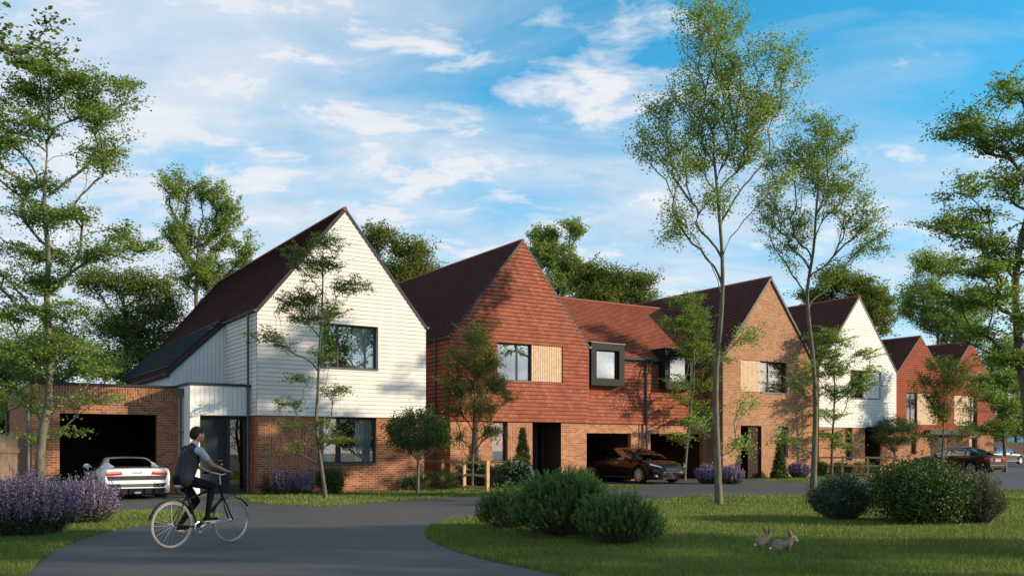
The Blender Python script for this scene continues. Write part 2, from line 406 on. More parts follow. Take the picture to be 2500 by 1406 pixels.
def gable_roof(h, Wd, zE, zA, xA, L, mat='roof_plum', ov=.12, fy=.07, gut=(True, True), zE2=None, gl=None):
    zE2 = zE if zE2 is None else zE2
    sides = []
    for sgn, xe, ze in ((1, 0., zE), (-1, Wd, zE2)):
        run = abs(xA-xe); ph = math.atan2(zA-ze, run); Ls = math.hypot(run, zA-ze)+ov
        x0 = xe-sgn*ov*math.cos(ph); z0 = ze-ov*math.sin(ph)
        def Mp(a, b, n, x0=x0, z0=z0, ph=ph, sgn=sgn):
            return (x0+sgn*(b*math.cos(ph)-n*math.sin(ph)), a, z0+b*math.sin(ph)+n*math.cos(ph))
        m = MB(); lap(m, Mp, [(0, -fy, L+fy), (Ls, -fy, L+fy)], pitch=.115, depth=.028, base=.045)
        m.face([Mp(-fy, 0, 0), Mp(L+fy, 0, 0), Mp(L+fy, Ls, 0), Mp(-fy, Ls, 0)])
        r = m.build('roof', M[mat], h)
        e = MB()       # verges and eaves board
        for ya, yb in ((-fy-.012, -fy+.05), (L+fy-.05, L+fy+.012)):
            e = MB(); e.prism([Mp(ya, -.01, -.045), Mp(ya, Ls, -.045), Mp(ya, Ls, .062), Mp(ya, -.01, .062)], (0, yb-ya, 0)); e.build('verge', M['trim_dark'], r)
        if gut[0 if sgn == 1 else 1]:
            gx = x0-sgn*.05; ge = L+fy if gl is None else gl
            gutter(r, [(gx, -fy-.04, z0+.05), (gx, ge, z0+.05)])
            f = MB().box(min(gx+sgn*.06, gx+sgn*.08), max(gx+sgn*.06, gx+sgn*.08), -fy+.05, ge-.05, z0-.09, z0+.06); f.build('fascia', M['trim_dark'], r)
        sides.append(r)
    m = MB(); m.tube([(xA, -fy-.02, zA+.045), (xA, L+fy+.02, zA+.045)], .075, 10); m.build('ridge_cap', M['ridge'] if mat != 'roof_red' else M['ridge'], h)
    return sides

def shell(h, Wd, L, zE, zA, xA, lower, upper, holes, soldiers=(), zc=2.44, up_pitch=.15, up_depth=.036, zE2=None, prd=.06, side_holes=()):
    """brick ground storey and clad upper storey with gable; holes in x,z of the front wall"""
    zE2 = zE if zE2 is None else zE2
    b = MB(); hol = [q for q in holes if q[2] < zc]
    lap(b, front(0), [(0, 0, Wd), (zc, 0, Wd)], hol+[s_ for s_ in soldiers])
    for s_ in soldiers:
        lap(b, front(0), [(s_[2], s_[0], s_[1]), (s_[3], s_[0], s_[1])], [q for q in hol], swap=True)
    lap(b, left(0), [(0, 0, L), (zc, 0, L)], list(side_holes)); lap(b, right(Wd), [(0, 0, L), (zc, 0, L)])
    lap(b, back(L), [(0, 0, Wd), (zc, 0, Wd)])
    for q in hol:
        reveal(b, q[0], q[1], max(q[2], 0), min(q[3], zc+.0), 0, q[4] if len(q) > 4 else .14)
    b.build('brick_wall', M[lower], h)
    u = MB(); hu = [q[:4] for q in holes if q[3] > zc]
    lo, hi = (zE, zE2)
    pts = sorted({zc, lo, hi, zA})
    def lx(z): return 0 if z <= zE else xA*(z-zE)/(zA-zE)
    def rx(z): return Wd if z <= zE2 else Wd-(Wd-xA)*(z-zE2)/(zA-zE2)
    ol = [(z, lx(z)-(prd if z <= zE and upper != lower else 0)*(1 if z < zA else 0), rx(z)+(prd if z <= zE2 and upper != lower else 0)) for z in pts]
    ol[-1] = (zA, xA, xA)
    pr = prd if upper != lower else 0
    bare = upper == lower
    lap(u, front(0), ol, hu, None if bare else up_pitch, 0 if bare else up_depth, pr)
    olb = [(z, lx(z), rx(z)) for z in pts]
    lap(u, back(L), olb, (), None if bare else up_pitch, 0 if bare else up_depth, pr)
    lap(u, left(0), [(zc, -pr, L+pr), (zE, -pr, L+pr)], (), None if bare else up_pitch, 0 if bare else up_depth, pr)
    lap(u, right(Wd), [(zc, -pr, L+pr), (zE2, -pr, L+pr)], (), None if bare else up_pitch, 0 if bare else up_depth, pr)
    for q in hu: reveal(u, q[0], q[1], q[2], q[3], -pr-(0 if bare else .022), .13)
    if not bare:
        for P in ([(-pr, -pr, zc), (Wd+pr, -pr, zc), (Wd+pr, 0, zc), (-pr, 0, zc)], [(-pr, 0, zc), (0, 0, zc), (0, L, zc), (-pr, L, zc)], [(Wd, 0, zc), (Wd+pr, 0, zc), (Wd+pr, L, zc), (Wd, L, zc)]):
            u.face(P)
    u.build('upper_wall', M[upper], h)
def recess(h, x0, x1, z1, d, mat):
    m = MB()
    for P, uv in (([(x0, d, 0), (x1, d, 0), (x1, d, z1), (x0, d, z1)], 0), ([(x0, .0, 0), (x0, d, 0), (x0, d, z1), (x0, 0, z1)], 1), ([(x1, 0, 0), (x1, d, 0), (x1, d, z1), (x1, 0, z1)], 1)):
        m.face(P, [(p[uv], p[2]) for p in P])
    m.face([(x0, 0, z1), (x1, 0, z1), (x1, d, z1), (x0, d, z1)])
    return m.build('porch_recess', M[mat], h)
def garage_box(h, x0, x1, y0, y1, z1, mat='brick_shaded'):
    m = MB(); d = .02
    for P, k in (([(x0, y1, 0), (x1, y1, 0), (x1, y1, z1), (x0, y1, z1)], 0), ([(x0, y0, 0), (x0, y1, 0), (x0, y1, z1), (x0, y0, z1)], 1), ([(x1, y0, 0), (x1, y1, 0), (x1, y1, z1), (x1, y0, z1)], 1)):
        m.face(P, [(p[k], p[2]) for p in P])
    m.face([(x0, y0, z1), (x1, y0, z1), (x1, y1, z1), (x0, y1, z1)])
    return m.build('garage_interior', M[mat], h)

# ================================================================ HOUSES
def house_at(name, s, t, label, cat='house', group=None):
    x, y = ST(s, t); return empty(name, (x, y, 0), ANG, label, cat, group)
# ---- white boarded house
h = house_at('house', 0, 0, 'white weatherboarded gable house over red brick, leftmost and nearest house with the sloping glass roof')
Wd, L = 5.67, 15.4
shell(h, Wd, L, 5.72, 9.13, 2.80, 'brick_red', 'board_white',
      [(1.93, 3.93, .93, 2.42, .14), (1.96, 3.96, 4.01, 5.43)], [(.30, 1.93, .90, 2.36)], up_pitch=.134, up_depth=.017, zE2=5.60)
window(h, 1.93, 3.93, .93, 2.42, 0, mull=(2.62,), curt=[(2.0, 2.5), (3.30, 3.85)], room=2.4)
window(h, 1.96, 3.96, 4.01, 5.43, -.06, mull=(2.62,), curt=[(2.02, 2.22), (3.05, 3.16), (3.2, 3.85)], rec=.17)
gable_roof(h, Wd, 5.72, 9.13, 2.80, L, zE2=5.60, gl=3.55)
pipe(h, -.16, .55, 0, 5.6)
pipe(h, -2.0, 1.35, 0, 3.0, .045, hopper=True)
# catslide wing with boarded end wall and roof glazing
SL = .968; t0, t1 = 3.5, 15.4; phc = math.atan(SL)
def catz(s): return 5.75+SL*s
m = MB(); vboards(m, -1.87, 0.0, lambda a: 3.3, lambda a: catz(a)-.06, front(t0))
m.face([(-1.87, t0, 3.3), (-1.87, t1, 3.3), (-1.87, t1, 3.9), (-1.87, t0, 3.9)])
m.face([(-1.87, t1, 0), (0, t1, 0), (0, t1, 5.7), (-1.87, t1, 3.88)])
m.build('boarded_wing_wall', M['board_vert'], h)
def Mc(a, b, n): return (-2.0+b*math.cos(phc)-n*math.sin(phc), a, catz(-2.0)+b*math.sin(phc)+n*math.cos(phc))
Lc = 2.0/math.cos(phc)+.12
m = MB(); lap(m, Mc, [(0, t0-.06, t1+.07), (Lc, t0-.06, t1+.07)], [(4.35, 15.1, .48, Lc-.08)], pitch=.115, depth=.028, base=.045)
m.face([Mc(t0-.06, 0, 0), Mc(4.35, 0, 0), Mc(4.35, Lc, 0), Mc(t0-.06, Lc, 0)])
rr = m.build('catslide_roof', M['roof_plum'], h)
m = MB(); m.prism([Mc(t0-.08, -.01, -.05), Mc(t0-.08, Lc, -.05), Mc(t0-.08, Lc, .06), Mc(t0-.08, -.01, .06)], (0, .05, 0)); m.build('verge', M['trim_dark'], rr)
gx, _, gz = Mc(0, 0, 0); gutter(rr, [(gx-.05, t0-.1, gz+.04), (gx-.05, t1, gz+.04)])
g = MB(); g.face([Mc(4.35, .48, .07), Mc(15.1, .48, .07), Mc(15.1, Lc-.08, .07), Mc(4.35, Lc-.08, .07)])
gg = g.build('roof_glazing', M['roofglass'], h)
m = MB()
for i in range(11):
    a = 4.35+(15.1-4.35)*i/10; m.prism([Mc(a-.025, .46, .03), Mc(a+.025, .46, .03), Mc(a+.025, .46, .11), Mc(a-.025, .46, .11)], Vector(Mc(0, Lc-.06, 0))-Vector(Mc(0, .46, 0)))
for b_ in (.46, Lc-.1): m.prism([Mc(4.33, b_, .02), Mc(4.33, b_+.05, .02), Mc(4.33, b_+.05, .1), Mc(4.33, b_, .1)], (0, 10.79, 0))
m.build('glazing_bars', M['trim_dark'], gg)
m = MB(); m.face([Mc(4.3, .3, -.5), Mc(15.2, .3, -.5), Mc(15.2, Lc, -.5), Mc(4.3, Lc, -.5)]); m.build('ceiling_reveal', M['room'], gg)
# entrance porch
m = MB()
vboards(m, -1.90, -1.60, lambda a: 0.0, lambda a: 3.34, front(.62), .15); vboards(m, -1.60, -.065, lambda a: 2.44, lambda a: 3.34, front(.62))
vboards(m, .62, 2.02, lambda a: 0.0, lambda a: 3.34, left(-1.90), pitch=.16)
m.face([(-1.6, .62, 0), (-1.6, .95, 0), (-1.6, .95, 2.44), (-1.6, .62, 2.44)])
m.face([(-1.9, .62, 2.44), (0, .62, 2.44), (0, 1.0, 2.44), (-1.9, 1.0, 2.44)])
m.face([(-1.62, 1.0, 2.2), (0, 1.0, 2.2), (0, 1.0, 3.3), (-1.62, 1.0, 3.3)])
po = m.build('entrance_porch', M['board_vert'], h)
MB().box(-1.95, -.065, .56, 3.5, 3.34, 3.42).build('coping', M['trim_dark'], po)
door(h, -1.6, -.72, 2.42, .93)
m = MB(); m.box(-.72, -.62, .9, 1.0, 0.02, 2.42); m.box(-.16, 0, .9, 1.0, .02, 2.42); m.box(-.62, -.16, .9, 1.0, 0.02, .16); m.box(-.62, -.16, .9, 1.0, 2.32, 2.42)
sl = m.build('side_light', M['frame'], h)
MB().box(-.62, -.16, .94, .95, .16, 2.32).build('pane', M['glass_dark'], sl)
m = MB(); m.face([(-.7, 2.4, 0), (0, 2.4, 0), (0, 2.4, 2.4), (-.7, 2.4, 2.4)]); m.face([(-.7, 1.02, 0), (-.7, 2.4, 0), (-.7, 2.4, 2.4), (-.7, 1.02, 2.4)]); m.build('hall_wall', M['brick_shaded'], sl)
MB().box(-.605, -.585, .955, .975, .17, 1.9).build('glazing_bead', M['timber_pale'], sl)
MB().box(-1.65, .0, .3, 1.0, 0, .035).build('door_step', M['trim_grey'], h)

# ---- brick garage attached to the left
g0 = house_at('garage', -6.0, 2.0, 'flat roofed red brick garage with wide open doorway and the white car outside it', 'garage')
gw, gl, gh = 4.08, 10.0, 3.30
m = MB(); op = (.72, 3.44, 0, 2.47)
lap(m, front(0), [(0, 0, gw), (gh, 0, gw)], [op, (.0, gw, 2.90, gh)])
lap(m, front(0), [(2.90, 0, gw), (gh, 0, gw)], swap=True)
lap(m, left(0), [(0, 0, gl), (gh-.45, 0, gl)]); lap(m, right(gw), [(0, 0, gl), (gh, 0, gl)]); lap(m, back(gl), [(0, 0, gw), (gh, 0, gw)])
reveal(m, op[0], op[1], 0, 2.47, 0, .24)
m.build('brick_wall', M['brick_red'], g0)
m = MB().box(-.03, gw, .0, gl, gh-.45, gh-.01); 
m = MB(); m.box(-.04, 0.0, .05, gl, gh-.46, gh-.01); m.build('fascia_board', M['timber_grey'], g0)
m = MB().box(-.07, gw+.02, -.05, gl+.05, gh, gh+.075); m.build('coping', M['trim_dark'], g0)
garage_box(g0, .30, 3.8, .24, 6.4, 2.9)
m = MB(); m.face([(.30, .24, 2.47), (op[0], .24, 2.47), (op[0], .24, 0), (.30, .24, 0)]); m.face([(op[1], .24, 2.47), (3.8, .24, 2.47), (3.8, .24, 0), (op[1], .24, 0)]); m.face([(.3, .24, 2.47), (3.8, .24, 2.47), (3.8, .24, 2.9), (.3, .24, 2.9)]); m.build('doorway_lining', M['brick_shaded'], g0)
pipe(g0, -.10, -.02, 0, gh-.35, .05); pipe(g0, -.09, gl-.2, 0, gh-.5, .05)
# boarded timber fence left of garage
x, y = ST(-6.15, 2.15); f0 = empty('board_fence', (x, y, 0), ANG, 'weathered vertical board fence left of the brick garage', 'fence')
m = MB(); n = 34
for i in range(n): m.box(-.02-.155*(i+1)+.006, -.02-.155*i, .0, .025, .1, 1.80)
m.build('boards', M['timber_grey'], f0)
m = MB(); m.box(-5.3, 0, -.04, 0, 1.30, 1.43); m.box(-5.3, 0, -.04, 0, .05, .2); m.build('rail', M['timber_grey'], f0)
m = MB().box(-.1, 0.0, -.06, .04, 0, 1.82); m.build('post', M['timber_grey'], f0)

# ---- red tile-hung house
h = house_at('house', 7.64, 1.69, 'red tile-hung gable house over orange brick, second gable from left with pale timber panel')
Wd, L = 6.34, 12.6
shell(h, Wd, L, 5.58, 9.42, 3.17, 'brick_orange', 'tile_red',
      [(1.83, 2.53, .92, 2.43, .2), (3.67, 5.06, 0, 2.43, .02), (2.01, 5.08, 4.01, 5.46)], [(2.53, 3.67, .72, 2.43)])
window(h, 1.83, 2.53, .92, 2.43, 0, curt=[(1.9, 2.5)], rec=.16)
window(h, 2.01, 3.58, 4.01, 5.46, -.06, mull=(2.98,), curt=[(2.06, 2.3), (2.85, 2.98), (3.1, 3.5)], rec=.1)
panel(h, 3.60, 5.06, 4.03, 5.44, -.045)
gable_roof(h, Wd, 5.58, 9.42, 3.17, L)
recess(h, 3.67, 5.06, 2.42, 1.3, 'brick_shaded')
door(h, 3.70, 4.62, 2.38, 1.2, handle=.15)
m = MB(); m.box(4.62, 4.72, 1.18, 1.26, 0, 2.4); m.box(4.96, 5.04, 1.18, 1.26, 0, 2.4); o = m.build('side_light', M['frame'], h)
MB().box(4.72, 4.96, 1.21, 1.22, 0, 2.4).build('pane', M['glass_dark'], o)
pipe(h, -.13, .95, 0, 5.5, .045)
# ---- link house with two dormers over garages
h = house_at('link_house', 13.99, 2.6, 'low red tiled link building between two gables with two dark box dormers and open garages')
Wd = 7.68; L = 6.8; xo = 21.69-13.99
b = MB(); ops = [(.32, 3.13, 0, 2.04), (4.24, 7.45, 0, 2.04)]
lap(b, front(0), [(0, 0, Wd), (2.45, 0, Wd)], ops); 
for q in ops: reveal(b, q[0], q[1], 0, 2.04, 0, .22)
b.build('brick_wall', M['brick_orange'], h)
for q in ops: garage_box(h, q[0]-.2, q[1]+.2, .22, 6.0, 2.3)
dor = [(.56, 2.34), (4.66, 6.44)]
b = MB(); lap(b, front(0), [(2.45, 0, Wd), (5.26, 0, Wd)], [(d0+.02, d1-.02, 4.03, 5.3) for d0, d1 in dor], .15, .036, .06)
b.face([(0, -.06, 2.45), (Wd, -.06, 2.45), (Wd, 0, 2.45), (0, 0, 2.45)])
b.build('hung_tile_wall', M['tile_red'], h)
ph = math.atan2(8.2-5.30, 3.4)
def roofpl(sgn, y0):
    def Mp(a, b_, n): return (a, y0+sgn*(-.14+b_*math.cos(ph)-n*math.sin(ph)), 5.22+b_*math.sin(ph)+n*math.cos(ph))
    return Mp
Ls = math.hypot(3.54, 3.54*math.tan(ph))
m = MB(); Mp = roofpl(1, 0)
lap(m, Mp, [(0, -.3, Wd+.2), (Ls, -.3, Wd+.2)], [(d0+.03, d1-.03, 0, .62) for d0, d1 in dor], .115, .026, .04)
r = m.build('roof', M['roof_red'], h)
m = MB(); Mb_ = roofpl(-1, 6.8); lap(m, Mb_, [(0, -.3, Wd+.2), (Ls, -.3, Wd+.2)], (), .115, .026, .04); m.build('roof', M['roof_red'], h)
m = MB().tube([(-.3, 3.4, 5.22+3.54*math.tan(ph)+.05), (Wd+.2, 3.4, 5.22+3.54*math.tan(ph)+.05)], .07, 8); m.build('ridge_cap', M['ridge'], h)
for a, c in ((.02, dor[0][0]), (dor[0][1], dor[1][0]), (dor[1][1], Wd-.02)):
    MB().tube([(a, -.2, 5.25), (c, -.2, 5.25)], .075, 10).build('gutter', M['trim_dark'], r)
    MB().box(a, c, -.14, -.08, 5.10, 5.30).build('fascia', M['trim_dark'], r)
pipe(h, 3.90, -.13, 0, 5.2, .055)
MB().box(3.55, 3.60, -.01, .02, 0, 2.44).build('movement_joint', M['black'], h)
for d0, d1 in dor:
    z0, z1, yf = 4.03, 5.80, -.5; w = .28
    m = MB(); m.box(d0, d0+w, yf, 1.1, z0, z1); m.box(d1-w, d1, yf, 1.1, z0, z1); m.box(d0+w, d1-w, yf+.002, 1.1, z0, z0+w); m.box(d0+w, d1-w, yf+.002, 1.1, z1-w, z1)
    dm = m.build('dormer', M['dormer'], h)
    MB().box(d0-.02, d1+.02, yf-.03, 1.1, z1, z1+.03).build('lead_top', M['trim_grey'], dm)
    k = w; m = MB(); a0, a1, b0, b1 = d0+w, d1-w, z0+w, z1-w
    m.box(a0, a1, yf+.15, yf+.2, b0, b0+.05); m.box(a0, a1, yf+.15, yf+.2, b1-.05, b1); m.box(a0, a0+.05, yf+.151, yf+.199, b0+.05, b1-.05); m.box(a1-.05, a1, yf+.151, yf+.199, b0+.05, b1-.05)
    m.build('window_frame', M['frame'], dm)
    MB().box(a0+.03, a1-.03, yf+.17, yf+.18, b0+.03, b1-.03).build('pane', M['glass'], dm)
    q = MB(); curtain(q, a0+.05, a0+.33, yf+.28, b0+.02, b1-.02); q.build('curtain', M['curtain'], dm)
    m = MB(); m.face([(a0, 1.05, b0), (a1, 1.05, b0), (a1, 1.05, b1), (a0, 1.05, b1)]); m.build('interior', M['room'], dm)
# ---- brick gable house
h = house_at('house', 21.69, 1.6, 'all brick tan gable house, third gable from left, with slatted dark doorway')
Wd, L = 6.21, 12.6
shell(h, Wd, L, 5.62, 9.40, 3.12, 'brick_tan', 'brick_tan',
      [(3.70, 4.39, .93, 2.43, .2), (1.15, 2.54, 0, 2.44, .02), (1.17, 4.33, 4.0, 5.48)], [(2.54, 3.70, 0, 2.44)])
window(h, 3.70, 4.39, .93, 2.43, 0, curt=[(3.8, 4.1)], rec=.16)
window(h, 2.50, 4.33, 4.0, 5.48, 0, mull=(3.15,), curt=[(2.56, 3.0), (3.6, 4.25)], rec=.15)
panel(h, 1.18, 2.48, 4.02, 5.46, .02)
gable_roof(h, Wd, 5.62, 9.40, 3.12, L)
recess(h, 1.15, 2.54, 2.43, .6, 'brick_shaded')
door(h, 1.17, 1.75, 2.4, .5, handle=.1); panel(h, 1.76, 2.52, .02, 2.4, .12, 'slat_dark', .075, 'slat_panel')
# ---- far white boarded house
h = house_at('house', 28.85, 2.0, 'far white weatherboarded gable house behind the second post and rail fence')
Wd, L = 6.22, 11.5
shell(h, Wd, L, 5.55, 9.2, 3.11, 'brick_orange', 'board_white',
      [(2.05, 2.65, .75, 2.43, .2), (3.68, 4.95, 0, 2.43, .02), (2.40, 4.98, 3.95, 5.42)], [(2.65, 3.68, .9, 2.40)], up_pitch=.15, up_depth=.016)
window(h, 2.05, 2.65, .75, 2.43, 0, curt=[(2.1, 2.3)], rec=.16)
window(h, 2.40, 3.58, 3.95, 5.42, -.06, mull=(2.85,), curt=[(2.45, 2.7)], rec=.12)
panel(h, 3.60, 4.93, 4.0, 5.38, .02, 'board_vert', .11)
gable_roof(h, Wd, 5.55, 9.2, 3.11, L)
recess(h, 3.68, 4.95, 2.42, .9, 'brick_shaded')
door(h, 3.72, 4.6, 2.3, .8)
MB().box(3.66, 7.3, -.35, 1.0, 2.24, 2.50).build('canopy', M['dormer'], h)
m = MB(); vboards(m, 6.24, 7.15, lambda a: 2.5, lambda a: 4.25, front(.9)); m.face([(7.15, .9, 2.5), (7.15, 8, 2.5), (7.15, 8, 4.25), (7.15, .9, 4.25)]); m.build('boarded_side_wing', M['board_vert'], h)
m = MB(); lap(m, front(.95), [(0, 6.22, 7.15), (2.5, 6.22, 7.15)]); lap(m, right(7.15), [(0, .95, 8), (2.5, .95, 8)]); m.build('brick_wall', M['brick_orange'], h)
MB().box(6.2, 7.22, .84, 8, 4.25, 4.35).build('coping', M['trim_dark'], h)
pipe(h, 7.05, .84, 2.5, 4.2, .045)
# ---- two far tile-hung gables
for (s0, lab, wn, pn, gwin) in ((46.7, 'farthest pair of red tiled gables: left one, beside the far white house', (1.45, 2.75), (2.75, 5.2), (2.0, 2.7)),
                         (53.0, 'farthest pair of red tiled gables: right one, at the end of the row', (2.75, 3.9), (.9, 2.75), (3.0, 4.0))):
    h = house_at('house', s0, 10.0, lab, 'house', 'far tile-hung gables')
    Wd, L = 6.3, 10.5
    shell(h, Wd, L, 6.1, 9.15, 3.12, 'brick_shaded' if 0 else 'brick_red', 'tile_deep',
          [(min(wn[0], pn[0]), max(wn[1], pn[1]), 2.99, 5.2), (gwin[0], gwin[1], .9, 2.1, .2)], zc=2.36)
    window(h, wn[0], wn[1], 2.99, 5.2, -.06, mull=((wn[0]+wn[1])/2,), curt=[(wn[0]+.06, wn[0]+.5)], trans=4.1, rec=.1)
    window(h, gwin[0], gwin[1], .9, 2.1, 0, curt=[(gwin[0]+.1, gwin[1]-.3)], rec=.16)
    panel(h, pn[0], pn[1], 3.0, 5.18, -.045)
    gable_roof(h, Wd, 6.1, 9.15, 3.12, L, gut=(False, False))
    MB().box(.0 if s0 > 50 else 3.6, 3.3 if s0 > 50 else 6.28, -.5, -.02, 2.3, 2.62).build('canopy', M['trim_dark'], h)
    a = 0.1 if s0 > 50 else 4.4
    MB().box(a, a+1.8, -.02, .02, .02, 2.25).build('door', M['slat_dark'], h)

# ================================================================ GROUND
def sheet(name, poly, z, mat):
    m = MB(); m.face([(x, y, z) for x, y in poly], [(x, y) for x, y in poly])
    o = m.build(name, M[mat]); return tag(o, kind='structure')
sheet('ground', [(-2500, -60), (2500, -60), (2500, 4000), (-2500, 4000)], 0, 'lawn')
def GP(pts): return [G(*p) for p in pts]
road_near = [(-9.3, -25)]+GP([(60, 1420), (68, 1402), (90, 1376), (135, 1344), (205, 1314), (290, 1292), (370, 1280), (470, 1270), (533, 1262), (545, 1256), (520, 1251), (420, 1247), (270, 1245), (150, 1243)])
road_far = [ST(-6.0, 1.98), ST(-1.9, 1.98), ST(-1.9, .6), ST(-.05, .6)]+GP([(552, 1216), (600, 1224), (700, 1233), (790, 1236), (870, 1231), (1000, 1220), (1100, 1214), (1200, 1210), (1330, 1205), (1480, 1197), (1560, 1191.5), (1592, 1188.5), (1540, 1185.5), (1440, 1184)])
road_far += [ST(14.2, 2.58), ST(21.6, 2.58), ST(21.75, 1.58), ST(24.3, 1.58)]+GP([(1850, 1172), (1900, 1174.5), (1990, 1177), (2080, 1174), (2150, 1166), (2230, 1163.5), (2330, 1165.5), (2420, 1164), (2432, 1161), (2400, 1157.5)])
road_far += [ST(36.6, 8), ST(36.6, 9.9), ST(59, 9.9), ST(62, 3)]+[(46, 52), (70, 60), (70, 45)]
isl_top = GP([(2620, 1192), (2500, 1194.6), (2443, 1195), (2300, 1199), (2100, 1204), (1976, 1208), (1850, 1208.5), (1697, 1211), (1565, 1222), (1400, 1236), (1290, 1246), (1190, 1255), (1104, 1267), (1053, 1281), (1035, 1300), (1040, 1312), (1060, 1325), (1110, 1345), (1200, 1370), (1290, 1388), (1390, 1408)])
isl_low = [(1.6, 8.5), (4.5, 4), (8, -2), (10, -25)]
poly = road_near+road_far+isl_top+isl_low
# asphalt lies 4 mm above the lawn sheet
import bmesh
bm = bmesh.new(); vs = [bm.verts.new((x, y, .004)) for x, y in poly]; fc = bm.faces.new(vs)
bmesh.ops.triangulate(bm, faces=[fc]); me = bpy.data.meshes.new('road'); bm.to_mesh(me); bm.free()
me.materials.append(M['asphalt']); ro = bpy.data.objects.new('road', me); C.objects.link(ro); tag(ro, kind='structure')
# lavender island in front of the third gable and a second far road
def inpoly(P, poly):
    x, y = P[:, 0], P[:, 1]; ins = np.zeros(len(P), bool); n = len(poly)
    for i in range(n):
        x0, y0 = poly[i]; x1, y1 = poly[(i+1) % n]
        c = ((y0 > y) != (y1 > y)); xs = (x1-x0)*(y-y0)/((y1-y0) if y1 != y0 else 1e-9)+x0
        ins ^= c & (x < xs)
    return ins
far_road = GP([(2420, 1139), (2560, 1139), (2560, 1131), (2420, 1131)])
sheet('far_road', [(30, 66), (110, 66), (110, 84), (30, 84)], .004, 'asphalt')
# grass blades
rg = np.random.default_rng(3)
def grass(n):
    Y0, Y1 = 9.2, 62.
    q = rg.random(n)
    Y = 1/(1/Y0-(1/Y0-1/Y1)*q); X = (rg.random(n)*2-1)*(Y*.60+.6)
    P = np.stack([X, Y], 1); keep = ~inpoly(P, poly)
    # not under houses
    rel = P-C1; s = rel@U; t = rel@V_
    keep &= ~((s > -6.1) & (s < 36) & (t > 1.5)) | ((s > 5.7) & (s < 7.6) & (t < 4)); keep &= ~((s > 0) & (s < 5.7) & (t > -.02)); keep &= ~((s > 36) & (t > 9.7))
    P = P[keep]; Y = P[:, 1]; k = len(P)
    nz = np.sin(P[:, 0]*1.7+np.sin(P[:, 1]*2.1)*2)*np.cos(P[:, 1]*1.3+P[:, 0]*.6)
    hh = (.04+.045*rg.random(k)**2)*(1+.25*nz); w = np.maximum(.0045, .00045*Y)*(.8+.5*rg.random(k))
    a = rg.random(k)*2*PI; lean = .5*rg.random(k)*hh; la = rg.random(k)*2*PI
    b0 = np.stack([P[:, 0]-np.cos(a)*w, P[:, 1]-np.sin(a)*w, np.zeros(k)], 1); b1 = np.stack([P[:, 0]+np.cos(a)*w, P[:, 1]+np.sin(a)*w, np.zeros(k)], 1)
    tp = np.stack([P[:, 0]+np.cos(la)*lean, P[:, 1]+np.sin(la)*lean, hh], 1)
    V = np.stack([b0, b1, tp], 1).reshape(-1, 3); F = np.arange(3*k).reshape(-1, 3)
    patch = .5+.5*np.sin(P[:, 0]*.9+1.3*np.cos(P[:, 1]*.7))*np.cos(P[:, 1]*.5)
    u = np.clip(rg.random(k)*.75+.25*patch, 0, 1); uv = np.repeat(np.stack([u, u], 1), 3, 0)
    o = build_np('grass', V, F, uv, M['grass']); tag(o, 'short mown green grass growing on the lawns and verges', 'grass', kind='stuff')
grass(720000)

# ================================================================ PLANTS
def frames(d):
    a = np.where(np.abs(d[:, 2:3]) < .9, np.array([[0, 0, 1.]]), np.array([[1., 0, 0]]))
    x = np.cross(d, a); x /= np.linalg.norm(x, axis=1, keepdims=True)+1e-9
    return x, np.cross(x, d)
def leafquads(P, rng, size, wr=.5, flat=.6, dirs=None, sv=.35):
    """diamond leaves: flat=1 gives level leaves, 0 random"""
    n = len(P); a = rng.random(n)*2*PI
    if dirs is None:
        d = np.stack([np.cos(a), np.sin(a), (rng.random(n)*2-1)*(1-flat)-.15*flat], 1)
    else: d = dirs+rng.normal(0, .35, (n, 3))
    d /= np.linalg.norm(d, axis=1, keepdims=True)
    up = np.stack([rng.normal(0, 1, n)*(1-flat*.75), rng.normal(0, 1, n)*(1-flat*.75), np.ones(n)*(flat+.15)], 1)
    s = np.cross(d, up); s /= np.linalg.norm(s, axis=1, keepdims=True)+1e-9
    l = size*(1+sv*(rng.random(n)*2-1)); l = l[:, None]
    return np.stack([P-d*l*.5, P+s*l*wr*.5, P+d*l*.5, P-s*l*wr*.5], 1).reshape(-1, 3)
def put_leaves(name, P, rng, mat, parent, size, u=None, **k):
    V = leafquads(P, rng, size, **k); n = len(P); F = np.arange(4*n).reshape(-1, 4)
    u = rng.random(n) if u is None else u
    uv = np.repeat(np.stack([u, u], 1), 4, 0)
    return build_np(name, V, F, uv, mat, parent)
def tubes(chains, name, mat, parent, sides=6):
    Vs, Fs, off = [], [], 0
    for pts, rs in chains:
        pts = np.asarray(pts); rs = np.asarray(rs); k = sides if rs[0] > .03 else (4 if rs[0] > .012 else 3)
        d = np.gradient(pts, axis=0); d /= np.linalg.norm(d, axis=1, keepdims=True)+1e-9
        x, y = frames(d); an = np.arange(k)*2*PI/k
        R = pts[:, None]+(x[:, None]*np.cos(an)[None, :, None]+y[:, None]*np.sin(an)[None, :, None])*rs[:, None, None]
        n = len(pts); Vs.append(R.reshape(-1, 3)); i = np.arange(n-1)[:, None]*k; j = np.arange(k)[None]; j2 = (j+1) % k
        Fs.append((off+np.stack([i+j, i+j2, i+k+j2, i+k+j], -1)).reshape(-1, 4)); off += n*k
    return build_np(name, np.concatenate(Vs), np.concatenate(Fs), None, mat, parent, smooth=True)

